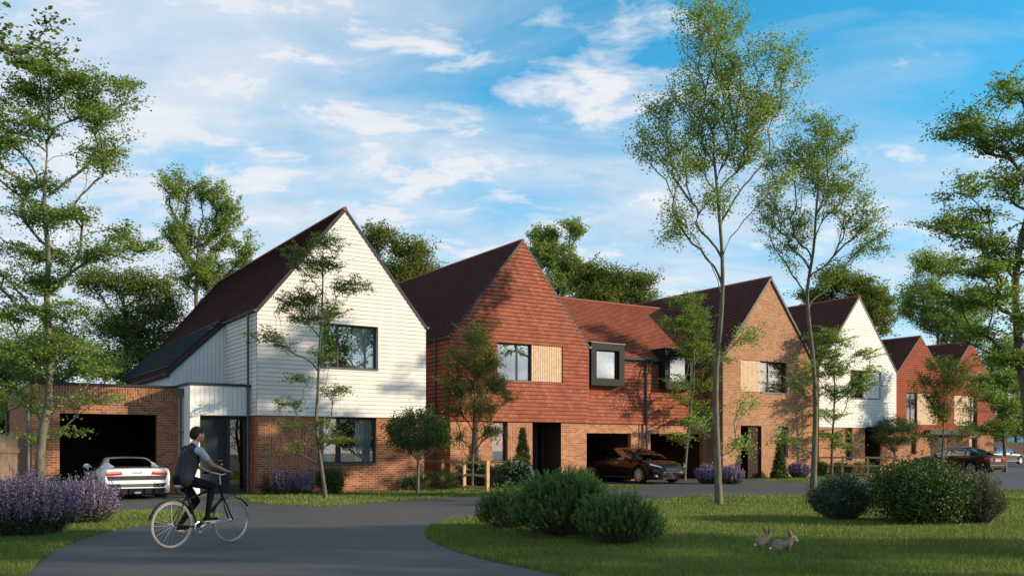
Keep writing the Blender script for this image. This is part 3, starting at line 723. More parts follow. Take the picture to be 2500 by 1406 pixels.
def tree(name, label, cat, base, trunk, blobs, Y, rad=.15, ncl=160, nleaf=45, leaf=.09, mat='leaf_a', bark='bark', group=None, seed=1,
         steep=.5, R=.42, flat=.2, lflat=.4, tipr=.006, topk=.68, daw=.16, jit=.16, upk=.35, droopk=1, dyk=.8, droop=.0, fork=None, minz=None):
    """trunk: pixel polyline (at depth Y) from base up; blobs: crown lobes (px,py,rx,ry)"""
    rng = np.random.default_rng(seed); base = np.array([base[0], base[1], 0.])
    pts = [base]
    for i, (px, py) in enumerate(trunk):
        w = np.array(W(px, py, Y)); w[1] += rng.normal(0, .06)*min(i, 3); pts.append(w)
    off = base.copy()
    # smooth the trunk
    P = [pts[0]]
    for a, b in zip(pts, pts[1:]):
        n = max(1, int(np.linalg.norm(b-a)/.3))
        for k in range(1, n+1): P.append(a+(b-a)*k/n)
    P = np.array(P)
    for _ in range(3): P[1:-1] = (P[:-2]+2*P[1:-1]+P[2:])/4
    nodes = list(P); par = list(range(-1, len(P)-1)); dist = [0]
    for i in range(1, len(P)): dist.append(dist[-1]+np.linalg.norm(P[i]-P[i-1]))
    # crown targets
    m = FOC/Y; B = []
    for (px, py, rx, ry) in blobs:
        c = np.array(W(px, py, Y)); B.append((c, rx/m, ry/m))
    wts = np.array([(b[1]*b[1]*b[2])**.62 for b in B]); wts /= wts.sum(); T = []
    cx = np.mean([b[0][0] for b in B])
    for bi, b in enumerate(B):
        k = max(1, int(round(ncl*wts[bi])))
        yo = rng.normal(0, 1)*min(1.0, abs(b[0][0]-P[0][0]))*dyk*.8
        for _ in range(k):
            q = rng.normal(0, 1, 3); q /= np.linalg.norm(q); q *= rng.random()**.42
            jt = rng.normal(0, jit, 3)*np.array([1, 1, .6])
            T.append(b[0]+np.array([q[0]*b[1], q[1]*max(b[1], .6)*dyk*1.1+yo, q[2]*b[2]])+jt)
    T = np.array(T); root = P[-1]
    axis = P[np.argmin(np.abs(T[:, None, 2]*.85-P[None, :, 2]), axis=1)]
    order = np.argsort(np.linalg.norm(T-axis, axis=1)+rng.random(len(T))*.4)
    NA = np.zeros((len(T)*14+len(P)+10, 3)); NA[:len(P)] = P; DA = np.zeros(len(NA)); DA[:len(P)] = dist; cnt = len(P); par = par+[0]*(len(NA)-len(P))
    lo = .12 if minz is None else minz; ok0 = P[:, 2] > P[-1, 2]*lo
    chains = []; tips = []; tdir = []
    for ti in order:
        t = T[ti]; n = NA[:cnt]; d = t-n; L = np.linalg.norm(d, axis=1); hz = np.hypot(d[:, 0], d[:, 1])
        pen = np.maximum(0, steep*hz-d[:, 2])
        cost = L+1.6*pen+daw*DA[:cnt]
        cost[:len(P)] += np.where(ok0, 0, 50)
        i = int(np.argmin(cost)); a = NA[i]
        pd = a-NA[par[i]] if par[i] >= 0 else np.array([0, 0, 1.]); pd = pd/(np.linalg.norm(pd)+1e-6)
        Lr = L[i]; o = (t-a)/max(Lr, 1e-3)
        c1 = a+(pd*.45+o*.35+np.array([0, 0, .1]))*Lr*.45
        c2 = t-(o*.7+np.array([0, 0, .35-droop]))*Lr*.33
        k = max(2, min(11, int(Lr/.28)+1)); prev = i; ids = [i]
        for s_ in range(1, k+1):
            q = s_/k; p = (1-q)**3*a+3*(1-q)**2*q*c1+3*(1-q)*q*q*c2+q**3*t
            if s_ < k: p = p+rng.normal(0, .018, 3)*min(1, Lr)
            NA[cnt] = p; par[cnt] = prev; DA[cnt] = DA[prev]+Lr/k; ids.append(cnt); prev = cnt; cnt += 1
        chains.append(ids); tips.append(t); tdir.append(NA[ids[-1]]-NA[ids[-2]])
    # pipe-model radii
    ar = np.zeros(cnt); ch = np.zeros(cnt, bool); ch[[p for p in par[:cnt] if p >= 0]] = True
    ar[~ch] = tipr**2.2
    for i in range(cnt-1, 0, -1): ar[par[i]] += ar[i] if i >= len(P) or ar[i] > 0 else 0
    r = np.maximum(ar, tipr**2.2)**(1/2.2)
    sc = rad/r[1]; r = np.where(r > tipr, tipr+(r-tipr)*(rad-tipr)/(r[1]-tipr), tipr)
    fr = np.linspace(0, 1, len(P)); tcap = rad*(1-topk*fr**.8)
    r[:len(P)] = np.minimum(r[:len(P)], tcap)
    lim = np.full(cnt, 9.)
    for i in range(len(P), cnt):
        pi = par[i]; lim[i] = min(lim[pi] if pi >= len(P) else 9, r[pi]*.62 if pi < len(P) else 9); r[i] = min(r[i], lim[i])
    rt = r[:len(P)].copy(); rt[0] = rad*1.12
    if len(rt) > 2: rt[1] = rad*1.03
    e = empty(name, tuple(base), 0, label, cat, group)
    NA = NA-base
    cl = [(NA[:len(P)], rt)]
    for ids in chains:
        rr = r[ids].copy(); rr[0] = min(rr[1]*1.15, r[ids[0]]); cl.append((NA[ids], rr))
    tubes(cl[:1], 'trunk', M[bark], e, 12)
    tubes(cl[1:], 'branches', M[bark], e)
    tp = np.array(tips)-base; n = len(tp)*nleaf
    cen = np.repeat(tp, nleaf, 0); q = rng.normal(0, 1, (n, 3)); q /= np.linalg.norm(q, axis=1, keepdims=True); q *= (rng.random(n)**.5)[:, None]
    Rr = np.repeat(R*(.7+.6*rng.random(len(tp))), nleaf)
    D = np.array(tdir); D[:, 2] *= upk; D /= np.linalg.norm(D, axis=1, keepdims=True)+1e-6
    S_ = np.cross(D, np.array([[.02, .03, 1.]])); S_ /= np.linalg.norm(S_, axis=1, keepdims=True)+1e-6; Nn = np.cross(D, S_)
    rp = lambda A: np.repeat(A, nleaf, 0)
    Pl = cen+rp(D)*(q[:, 0]*Rr*1.3)[:, None]+rp(S_)*(q[:, 1]*Rr*.75)[:, None]+rp(Nn)*(q[:, 2]*flat*Rr)[:, None]
    Pl[:, 2] -= .22*Rr*(q[:, 0]**2)*droopk
    # leaves along outer twigs
    ex = []
    for ids in chains:
        for i in ids[max(1, len(ids)//2):]: ex.append(NA[i])
    ex = np.array(ex); k2 = max(2, nleaf//9); e2 = np.repeat(ex, k2, 0)+rng.normal(0, R*.3, (len(ex)*k2, 3))*np.array([1, 1, .45])
    Pl = np.concatenate([Pl, e2])
    tone = np.repeat(rng.random(len(tp)), nleaf)*.35; tone = np.concatenate([tone, np.full(len(e2), .15)])
    put_leaves('crown', Pl, rng, M[mat], e, leaf, u=np.clip(rng.random(len(Pl))*.65+tone, 0, 1), wr=.62, flat=lflat)
    return e

# ---- trees seen in the photo (crown lobes measured from it, at each tree's own distance)
tree('maple_tree', 'tall slender maple on the front lawn, tallest tree in view, forking crown against the sky', 'tree', G(1755, 1232),
     [(1752, 1130), (1749, 1000), (1750, 900), (1757, 800), (1764, 700), (1761, 600), (1757, 520), (1750, 440), (1744, 370)],
     [(1715, 75, 72, 60), (1790, 62, 42, 45), (1741, 150, 100, 75), (1858, 160, 38, 45), (1918, 180, 45, 52), (1633, 246, 52, 48), (1752, 256, 125, 75), (1590, 335, 52, 42),
      (1700, 348, 110, 62), (1833, 285, 78, 75), (1825, 369, 60, 50), (1655, 545, 55, 42), (1746, 485, 60, 30), (1620, 525, 22, 16), (1660, 425, 45, 20), (1905, 255, 40, 40), (1880, 480, 30, 25),
      (1825, 822, 45, 16), (1838, 985, 35, 12), (1830, 1088, 42, 15), (1715, 1035, 30, 9)],
     22.7, rad=.10, ncl=620, nleaf=62, jit=.10, leaf=.056, steep=1.3, daw=.32, R=.36, flat=.5, lflat=.3, upk=1, droopk=0, tipr=.0045, seed=11, mat='leaf_b', minz=.10, bark='bark')
tree('maple_tree', 'second slender maple, at the road edge before the gap right of the brick gable', 'tree', G(1985, 1192),
     [(1988, 1120), (1993, 1000), (1988, 880), (1977, 780), (1975, 700), (1982, 620), (1988, 540), (1990, 480)],
     [(2000, 301, 52, 32), (1990, 365, 78, 52), (2004, 437, 85, 50), (1920, 385, 48, 42), (1896, 451, 42, 42), (2037, 503, 60, 42), (1887, 540, 42, 42), (2098, 559, 52, 48),
      (2117, 606, 42, 25), (2045, 655, 45, 22), (1925, 595, 45, 26), (1908, 648, 20, 8), (2070, 330, 20, 22), (1965, 540, 40, 30), (1915, 1068, 26, 24), (1955, 940, 34, 12), (1968, 895, 25, 10)],
     31.4, rad=.115, ncl=430, nleaf=66, jit=.12, leaf=.068, steep=1.0, daw=.28, R=.50, flat=.22, upk=.6, seed=12, mat='leaf_a', minz=.08)
tree('maple_tree', 'large spreading maple at left edge, trunk rising from the lavender before the garage', 'tree', G(100, 1236),
     [(98, 1180), (106, 1080), (118, 970), (118, 880), (110, 800), (103, 720), (108, 640), (111, 560), (110, 470), (106, 420)],
     [(60, 140, 42, 36), (130, 180, 60, 42), (50, 220, 60, 50), (195, 190, 50, 32), (275, 165, 22, 16), (210, 255, 60, 42), (295, 225, 28, 32), (295, 325, 48, 14), (220, 345, 60, 30),
      (80, 300, 50, 40), (50, 440, 60, 26), (265, 410, 36, 12), (20, 350, 45, 45), (85, 520, 80, 22), (180, 530, 55, 24), (250, 550, 45, 20), (325, 590, 48, 10), (60, 610, 80, 26), (250, 625, 60, 16),
      (340, 625, 42, 9), (80, 690, 85, 24), (40, 760, 65, 26), (165, 760, 62, 20), (150, 850, 80, 24), (60, 870, 70, 22), (40, 950, 55, 10), (215, 968, 55, 5), (60, 1000, 45, 6), (165, 1050, 32, 4), (30, 1060, 30, 6), (-60, 300, 70, 120), (-60, 600, 80, 90), (240, 900, 40, 14)],
     22.1, rad=.125, ncl=960, nleaf=58, leaf=.066, jit=.14, steep=.5, daw=.24, R=.40, seed=13, mat='leaf_a', flat=.2, lflat=.4, minz=.06)
tree('maple_tree', 'maple mostly beyond the left edge, only a leafy twig in the top left corner', 'tree', (-9.6, 13.2),
     [(-320, 1100), (-330, 900), (-320, 600), (-300, 350), (-270, 150)],
     [(5, 75, 45, 30), (25, 10, 30, 18), (-120, 60, 110, 70), (-200, -60, 110, 80), (-260, 180, 110, 80)], 13.2, rad=.16, ncl=90, nleaf=44, leaf=.085, steep=.5, R=.3, seed=14, mat='leaf_c')
tree('maple_tree', 'dark maple at right edge, long leafy limbs reaching left over the far gables', 'tree', (14.4, 24.5),
     [(2515, 1120), (2508, 1000), (2492, 880), (2478, 780), (2480, 680), (2500, 580), (2520, 450), (2530, 330)],
     [(2322, 330, 58, 18), (2400, 270, 52, 36), (2480, 205, 38, 50), (2400, 360, 60, 28), (2325, 475, 55, 13), (2400, 515, 68, 28), (2465, 440, 50, 50), (2290, 560, 48, 18), (2370, 590, 58, 24),
      (2450, 620, 60, 42), (2360, 665, 58, 20), (2410, 725, 72, 34), (2325, 725, 46, 18), (2470, 790, 46, 34), (2380, 805, 58, 18), (2440, 870, 55, 22), (2560, 300, 80, 110), (2570, 560, 80, 120), (2580, 800, 70, 80), (2500, 330, 45, 45)],
     24.5, rad=.17, ncl=720, nleaf=62, leaf=.075, jit=.12, steep=.5, daw=.22, R=.46, seed=15, mat='leaf_a', bark='bark_dark', flat=.12)
tree('maple_tree', 'small dark maple beside the far drive at right edge', 'tree', G(2453, 1152),
     [(2453, 1100), (2450, 1050), (2448, 980), (2445, 920)],
     [(2430, 930, 46, 26), (2462, 985, 38, 40), (2440, 1045, 34, 22), (2400, 965, 26, 18), (2490, 930, 30, 30), (2385, 1040, 18, 8)], 51, rad=.12, ncl=150, nleaf=80, leaf=.12, steep=.5, R=.7, seed=16, mat='leaf_a', bark='bark_dark')
# young trees in the front gardens
tree('young_maple', 'young two-stemmed maple in front of the near white house', 'tree', G(795, 1217),
     [(790, 1180), (780, 1110), (772, 1040), (771, 960), (778, 880), (786, 800), (791, 730), (792, 660)],
     [(800, 590, 38, 24), (735, 640, 45, 22), (722, 615, 26, 22), (745, 725, 58, 22), (840, 690, 48, 18), (690, 740, 34, 12), (790, 765, 46, 20), (655, 818, 30, 10), (690, 838, 28, 10), (800, 640, 36, 18), (742, 780, 36, 14),
      (700, 912, 30, 8), (825, 955, 38, 8), (720, 988, 32, 7), (810, 1070, 48, 9), (735, 1095, 30, 6), (712, 1042, 34, 5), (808, 1028, 30, 7), (790, 870, 30, 9)],
     25.3, rad=.06, ncl=560, nleaf=40, leaf=.05, jit=.13, steep=.7, daw=.25, R=.27, seed=21, mat='leaf_c', bark='bark_dark', flat=.14, minz=.12, tipr=.0045)
tree('young_maple', 'young yellow-green maple behind the end of the near post and rail fence', 'tree', G(1152, 1193),
     [(1154, 1140), (1155, 1080), (1157, 1010), (1160, 940), (1163, 880)],
     [(1165, 825, 28, 28), (1110, 880, 22, 34), (1130, 945, 38, 32), (1195, 865, 28, 34), (1205, 930, 32, 26), (1175, 995, 34, 28), (1240, 965, 22, 10), (1112, 1000, 24, 14), (1122, 1065, 18, 8), (1198, 1055, 34, 11), (1092, 935, 14, 22), (1162, 890, 34, 30)],
     31.1, rad=.052, ncl=430, nleaf=66, leaf=.052, steep=1.1, daw=.3, R=.30, upk=1, droopk=0, seed=22, mat='leaf_olive', bark='bark_dark', flat=.3, lflat=.4, minz=.15, tipr=.0045)
tree('young_maple', 'young twin-stemmed maple in front of the link building garages', 'tree', G(1671, 1172),
     [(1674, 1120), (1680, 1060), (1686, 990), (1690, 900), (1694, 820), (1692, 760)],
     [(1690, 735, 34, 22), (1700, 785, 42, 38), (1640, 790, 26, 10), (1700, 850, 46, 30), (1740, 880, 34, 20), (1655, 930, 24, 12), (1690, 985, 36, 9), (1652, 968, 28, 7), (1745, 1000, 28, 8), (1690, 1030, 38, 8), (1650, 1065, 30, 5), (1670, 800, 30, 30), (1730, 940, 28, 10)],
     38.9, rad=.07, ncl=320, nleaf=62, leaf=.068, steep=.8, daw=.25, R=.42, seed=23, mat='leaf_a', flat=.14, minz=.12, tipr=.005)
tree('young_maple', 'young maple in front of the far white house by the second fence', 'tree', G(2030, 1164),
     [(2031, 1110), (2034, 1040), (2036, 970), (2036, 900)],
     [(2010, 820, 28, 18), (2040, 832, 32, 18), (2000, 870, 32, 22), (2030, 900, 48, 26), (2100, 868, 26, 16), (2088, 935, 34, 18), (2040, 958, 46, 18), (2020, 1010, 44, 9), (2030, 1062, 46, 11), (2058, 1085, 40, 5), (2110, 905, 18, 12)],
     43, rad=.075, ncl=280, nleaf=64, leaf=.075, steep=.7, daw=.25, R=.46, seed=24, mat='leaf_a', bark='bark_dark', flat=.12, minz=.12, tipr=.005)
tree('young_maple', 'young yellow-green maple in front of the dark bronze saloon', 'tree', G(2298, 1158),
     [(2301, 1110), (2303, 1060), (2303, 1000), (2302, 940)],
     [(2296, 888, 32, 18), (2262, 930, 26, 14), (2310, 930, 36, 26), (2345, 905, 18, 24), (2280, 965, 30, 20), (2300, 1002, 32, 24), (2355, 955, 18, 12), (2272, 1070, 17, 8), (2352, 1055, 22, 13), (2370, 1000, 14, 14)],
     46.7, rad=.06, ncl=260, nleaf=64, leaf=.075, upk=1, steep=1.1, daw=.3, R=.46, seed=25, mat='leaf_olive', flat=.3, lflat=.4, minz=.12, tipr=.005)
# woodland trees behind the houses
bg = [('tall airy ash-like tree behind the left roof slope', (480, 50), [(478, 1000), (480, 850), (480, 700), (484, 560)], [(436, 470, 36, 42), (505, 470, 48, 26), (450, 570, 52, 58), (530, 555, 48, 58), (590, 610, 30, 45), (500, 665, 88, 48), (415, 575, 18, 24), (560, 500, 30, 28)], 'leaf_b', 1.1, .17, 200, .35),
      ('dark broad tree behind the garage roof', (310, 42), [(310, 1000), (308, 900), (305, 800), (300, 720)], [(260, 690, 55, 32), (340, 700, 55, 32), (390, 755, 52, 42), (300, 800, 85, 52), (250, 880, 75, 42), (370, 860, 66, 52), (420, 715, 24, 24), (430, 800, 28, 40)], 'leaf_c', .35, .16, 260, .5),
      ('bright leafy tree behind the garage at far left', (95, 36), [(95, 1040), (98, 950), (92, 860)], [(50, 850, 70, 48), (150, 830, 55, 40), (200, 890, 62, 30), (15, 900, 60, 45), (120, 915, 58, 26), (-40, 850, 60, 80), (20, 1000, 40, 40)], 'leaf_b', .3, .14, 220, .5),
      ('dark rounded tree between the white and red gables', (960, 55), [(960, 1000), (958, 850), (955, 720)], [(930, 575, 38, 24), (895, 620, 38, 42), (1005, 612, 44, 26), (970, 675, 70, 36), (1022, 655, 34, 34), (930, 725, 70, 40)], 'leaf_c', .4, .2, 210, .55),
      ('pale airy tree behind the red gable roof', (1365, 62), [(1365, 1000), (1362, 850), (1362, 680)], [(1330, 568, 36, 24), (1400, 560, 32, 20), (1350, 625, 50, 44), (1402, 655, 34, 48), (1350, 700, 52, 40), (1310, 600, 24, 30)], 'leaf_b', 1.1, .2, 170, .4),
      ('dark round-topped tree behind the link roof', (1480, 58), [(1480, 1000), (1480, 850), (1482, 740)], [(1450, 668, 38, 26), (1505, 688, 44, 28), (1565, 690, 32, 24), (1470, 728, 74, 30), (1555, 728, 38, 20), (1430, 700, 30, 30)], 'leaf_c', .4, .2, 190, .55),
      ('dark tree rising behind the far white gable', (2090, 66), [(2090, 1000), (2090, 850), (2090, 760)], [(2085, 690, 50, 18), (2110, 722, 55, 25), (2035, 690, 46, 25), (2150, 785, 24, 38), (2120, 760, 45, 42), (2010, 722, 46, 25), (2160, 730, 20, 14)], 'leaf_c', .4, .22, 190, .55),
      ('tall pale tree behind the farthest gables', (2290, 88), [(2290, 1000), (2290, 850), (2285, 740)], [(2238, 650, 34, 30), (2300, 648, 46, 28), (2250, 720, 54, 36), (2300, 778, 74, 44), (2215, 745, 30, 22), (2375, 745, 52, 55), (2345, 825, 55, 28)], 'leaf_b', .8, .27, 230, .75),
      ('low dense tree behind the far timber fence', (2480, 97), [(2480, 1080), (2480, 1050)], [(2450, 1040, 40, 28), (2500, 1030, 40, 34), (2550, 1040, 50, 34), (2430, 1065, 20, 14)], 'leaf_c', .3, .25, 110, .8),
      ('shadowed tree behind the fence at the far left edge', (-20, 48), [(-20, 1080), (-20, 1030)], [(0, 1000, 50, 40), (-50, 1000, 60, 60), (30, 1040, 30, 20)], 'leaf_c', .3, .2, 110, .6),
      ('leafy tree beyond the end of the row', (2455, 85), [(2455, 1050), (2455, 950), (2452, 880)], [(2440, 875, 55, 30), (2415, 925, 34, 34), (2490, 930, 34, 50), (2472, 850, 44, 30), (2530, 900, 40, 60)], 'leaf_b', .5, .25, 170, .75)]
for i, (lab, (px, Y), tr, bl, mt, stp, lf, nc, R_) in enumerate(bg):
    tree('broadleaf_tree', lab, 'tree', ((px-1250)/FOC*Y, Y), tr, bl, Y, rad=.16+.001*Y, ncl=int(nc*1.6), nleaf=100, upk=.8, leaf=lf*.62, mat=mt, bark='bark_dark', group='woodland trees behind the houses', seed=40+i,
         steep=stp, R=R_*1.5, flat=.33, lflat=.3, tipr=.012, minz=.1)
# trees standing out of view to the right: they shade the lawn and road
def shade_tree(x, y, hgt, sp, seed, n=72, leaf=.2, nl=44):
    rng = np.random.default_rng(seed); bl = []
    Y = 100.; m = FOC/Y
    def px(xx, z): return (1250+xx*m, YH-(z-EYE)*m)
    for k in range(9):
        zz = hgt*(.38+.56*rng.random()); rr = sp*(1.15-abs(zz/hgt-.6)); bl.append((*px(rng.normal(0, rr*.45), zz), rr*.42*m, rr*.30*m))
    tr = [px(rng.normal(0, .1), hgt*q) for q in (.1, .25, .4, .55, .7)]
    e = tree('broadleaf_tree', 'tree beyond the right edge shading the lawn', 'tree', (0, 100), tr, bl, Y, rad=.22, ncl=n, nleaf=nl, leaf=leaf, seed=seed, steep=.5, R=.8, flat=.35, lflat=.3, mat='leaf_a', group='trees beyond the right edge shading the lawn', dyk=.9, tipr=.01)
    e.location = (x, y, 0); return e
def copy_tree(o, loc, rz, sc=1):
    c = o.copy(); C.objects.link(c); c.location = loc; c.rotation_euler = (0, 0, rz); c.scale = (sc,)*3
    for ch in list(o.children):
        d = ch.copy(); C.objects.link(d); d.parent = c
    return c
sA = shade_tree(23, 7.0, 13.5, 3.6, 71); sB = shade_tree(26, 9.0, 12.5, 2.6, 72)
for j, (o, x, y, rz, sc) in enumerate([(sA, 30, 3.5, 2, 1.1), (sB, 20, 3, 4, .8), (sB, 34, 8.0, 3, 1.1), (sA, 22, -2, .6, 1.1)]):
    copy_tree(o, (x, y, 0), rz, sc)
for o, x, y, rz, sc in ((sA, 19.0, 28.2, 1.2, .88), (sB, 50, 57, 2.2, .62), (sA, 52, 60, .3, .56), (sB, 50, 63.2, 4.3, .62), (sA, 53, 66, 1.3, .58)):
    c = copy_tree(o, (x, y, 0), rz, sc)

# ---- shrubs
def bush(name, label, px, py, w, h, kind='leafy', mat='leaf_box', group=None, seed=1, dep=None, n=None, leaf=None, cat='shrub', zlift=0., stems=True):
    """shrub standing on the ground at pixel (px,py); w,h in metres"""
    rng = np.random.default_rng(seed); x, y = G(px, py); Y = y
    d_ = (dep or w)*.5; y0 = y+d_*.85
    e = empty(name, (x*(y0/y), y0, 0), 0, label, cat, group)
    a, b, c = w/2, d_, h/2
    if kind == 'yew':
        ns = n or 900; q = rng.normal(0, 1, (ns, 3)); q /= np.linalg.norm(q, axis=1, keepdims=True)
        q[:, 2] = np.abs(q[:, 2])*1.0-.30; lump = 1+.10*np.sin(q[:, 0]*9+seed)*np.cos(q[:, 1]*8)+.07*rng.normal(0, 1, ns)
        r = (.72+.28*rng.random(ns)**.6)*lump
        base = np.stack([q[:, 0]*a*r*.94, q[:, 1]*b*r*.94, c*.62+q[:, 2]*c*1.36*r], 1); base[:, 2] = np.maximum(base[:, 2], .04)
        up = np.stack([q[:, 0]*.55, q[:, 1]*.55, np.full(ns, .95)], 1)+rng.normal(0, .16, (ns, 3)); up /= np.linalg.norm(up, axis=1, keepdims=True)
        sl = (leaf or .15)*1.35*(.6+.7*rng.random(ns)); k = 22
        tt = (np.arange(k)+.3)/k; P = base[:, None]+up[:, None]*(sl[:, None]*tt[None])[:, :, None]
        x_, y_ = frames(up); an = (np.arange(k)*2.4)[None]+rng.random((ns, 1))*6
        rad = x_[:, None]*np.cos(an)[..., None]+y_[:, None]*np.sin(an)[..., None]
        dr = rad*(.95-.35*tt[None])[..., None]+up[:, None]*(.35+.8*tt[None])[..., None]
        ll = (leaf or .15)*.20
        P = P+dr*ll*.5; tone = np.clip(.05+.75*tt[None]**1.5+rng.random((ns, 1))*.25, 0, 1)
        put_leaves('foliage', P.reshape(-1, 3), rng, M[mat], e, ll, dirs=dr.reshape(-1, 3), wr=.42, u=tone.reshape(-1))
        cl = [(np.array([base[i]*np.array([.2, .2, 0]), base[i]*np.array([.6, .6, .5]), base[i]]), np.array([.012, .008, .004])) for i in range(0, ns, 7)]
        tubes(cl, 'stems', M['bark_dark'], e)
    elif kind == 'leafy':
        nc = n or 260; q = rng.normal(0, 1, (nc, 3)); q /= np.linalg.norm(q, axis=1, keepdims=True); r = (.5+.5*rng.random(nc)**.5)*(1+.11*rng.normal(0, 1, nc))*(1+.13*np.sin(q[:, 0]*6+seed*2)*np.cos(q[:, 2]*5+q[:, 1]*4))
        T = np.stack([q[:, 0]*a*r, q[:, 1]*b*r, c+q[:, 2]*c*r], 1); T[:, 2] = np.maximum(T[:, 2], .05)
        kk = 46; l = leaf or .045; R = .16*max(w, h)**.5
        P = np.repeat(T, kk, 0)+rng.normal(0, R*.5, (nc*kk, 3)); P[:, 2] = np.abs(P[:, 2])
        tone = np.repeat(rng.random(nc)*.45, kk)+rng.random(nc*kk)*.55
        put_leaves('foliage', P, rng, M[mat], e, l, wr=.6, flat=.25, u=tone)
        if stems:
            cl = [(np.array([[T[i, 0]*.12, T[i, 1]*.12, 0], [T[i, 0]*.5, T[i, 1]*.5, T[i, 2]*.5], T[i]]), np.array([.014, .009, .004])) for i in range(0, nc, 4)]
            tubes(cl, 'stems', M['bark_dark'], e)
    elif kind == 'cone':
        nc = n or 240; z = rng.random(nc)**1.4; an = rng.random(nc)*2*PI; rr = (1-z)*(.75+.3*rng.random(nc))+.04
        T = np.stack([np.cos(an)*a*rr, np.sin(an)*b*rr, .06+z*h*.98], 1); kk = 34
        P = np.repeat(T, kk, 0)+rng.normal(0, .05, (nc*kk, 3))
        put_leaves('foliage', P, rng, M[mat], e, leaf or .055, wr=.5, flat=.1, u=rng.random(nc*kk))
        MB().tube([(0, 0, 0), (0, 0, h*.9)], [.03, .01], 6).build('stem', M['bark_dark'], e)
    elif kind == 'lavender':
        ns = n or 420; an = rng.random(ns)*2*PI; rr = rng.random(ns)**.5
        bx = np.stack([np.cos(an)*rr*a*.5, np.sin(an)*rr*b*.5, np.zeros(ns)], 1)
        tx = np.stack([np.cos(an)*rr*a, np.sin(an)*rr*b, h*(1.05-.38*rr**2)*(.62+.5*rng.random(ns))], 1)+rng.normal(0, .04, (ns, 3))
        mid = (bx+tx)/2+np.stack([np.cos(an)*rr*a*.08, np.sin(an)*rr*b*.08, -.02*np.ones(ns)], 1)
        tubes([(np.array([bx[i], mid[i], tx[i]]), np.array([.005, .004, .003])) for i in range(ns)], 'stems', M['leaf_sage'], e)
        k = 22; tt = rng.random((ns, k)); tt = .55+.47*tt
        P = ((1-tt)**2)[..., None]*bx[:, None]+(2*tt*(1-tt))[..., None]*mid[:, None]+(tt**2)[..., None]*tx[:, None]
        P = P+rng.normal(0, .016, P.shape)*(1.2-tt)[..., None]*1.4
        put_leaves('flowers', P.reshape(-1, 3), rng, M['lav'], e, leaf or .026, wr=.7, flat=.1, u=rng.random(ns*k))
        k = 16; tt = .08+.5*rng.random((ns, k))
        P = ((1-tt)**2)[..., None]*bx[:, None]+(2*tt*(1-tt))[..., None]*mid[:, None]+(tt**2)[..., None]*tx[:, None]+rng.normal(0, .03, (ns, k, 3)); P[..., 2] = np.abs(P[..., 2])
        put_leaves('foliage', P.reshape(-1, 3), rng, M['leaf_sage'], e, .05, wr=.25, flat=.0, u=rng.random(ns*k))
    elif kind == 'spray':                    # loose upright shrub with many thin leafy stems
        ns = n or 260; an = rng.random(ns)*2*PI; rr = rng.random(ns)**.6
        bx = np.stack([np.cos(an)*rr*a*.3, np.sin(an)*rr*b*.3, np.zeros(ns)], 1)
        tx = np.stack([np.cos(an)*rr*a, np.sin(an)*rr*b, h*(1.05-.45*rr**2)*(.6+.5*rng.random(ns))], 1)
        mid = (bx+tx)/2+np.stack([np.cos(an)*rr*a*.1, np.sin(an)*rr*b*.1, 0*an], 1)
        tubes([(np.array([bx[i], mid[i], tx[i]]), np.array([.008, .005, .003])) for i in range(ns)], 'stems', M['bark_dark'], e)
        k = 44; tt = .36+.68*rng.random((ns, k))**.8
        P = ((1-tt)**2)[..., None]*bx[:, None]+(2*tt*(1-tt))[..., None]*mid[:, None]+(tt**2)[..., None]*tx[:, None]+rng.normal(0, .032, (ns, k, 3)); P[..., 2] = np.abs(P[..., 2])
        dr = np.repeat((tx-bx)[:, None], k, 1)+rng.normal(0, .5, P.shape)
        put_leaves('foliage', P.reshape(-1, 3), rng, M[mat], e, leaf or .042, dirs=dr.reshape(-1, 3), wr=.38, u=rng.random(ns*k))
    return e, T if kind == 'leafy' else None
yw = 'yew shrubs on the front lawn'
bush('yew_shrub', 'largest dark yew shrub of the lawn group beside the road bend', 1372, 1320, 1.62, 1.06, 'yew', 'leaf_yew', yw, 1, n=1250, leaf=.22)
bush('yew_shrub', 'low round yew shrub, front right of the lawn group', 1512, 1338, 1.24, .74, 'yew', 'leaf_yew', yw, 2, n=900, leaf=.18)
bush('yew_shrub', 'small yew shrub at the left of the lawn group, nearest the road', 1238, 1296, 1.0, .72, 'yew', 'leaf_yew', yw, 3, n=600, leaf=.19)
bush('yew_shrub', 'sunlit clipped yew behind the lawn group, in front of the brick pier', 1405, 1238, 1.25, 1.05, 'yew', 'leaf_yew', yw, 4, n=800, leaf=.14)
bush('box_shrub', 'largest rounded box shrub at right, on the lawn behind the rabbits', 2252, 1286, 1.72, 1.14, 'leafy', 'leaf_box', None, 5, n=620, leaf=.05)
bush('bluegreen_shrub', 'loose blue-green shrub left of the large box shrub', 2052, 1275, 1.38, .92, 'spray', 'leaf_blue', None, 6, n=300, leaf=.05)
bush('loose_shrub', 'wispy sage green shrub right of the large box shrub', 2385, 1284, 1.1, .98, 'spray', 'leaf_sage', None, 7, n=230, leaf=.045)
lg = 'lavender clumps'
bush('lavender', 'big lavender clump at the bottom left corner beside the road', 60, 1318, 1.75, .98, 'lavender', None, lg, 8, n=900, leaf=.028, cat='plant')
bush('lavender', 'big lavender clump in front of the white sports car', 205, 1284, 1.35, .86, 'lavender', None, lg, 9, n=700, leaf=.028, cat='plant')
bush('lavender', 'lavender clump at the foot of the large left maple', 60, 1262, 1.6, .8, 'lavender', None, lg, 17, n=500, leaf=.03, cat='plant')
bush('lavender', 'left lavender clump under the near white house wall', 690, 1209, .85, .72, 'lavender', None, lg, 10, n=330, leaf=.034, cat='plant', dep=.6)
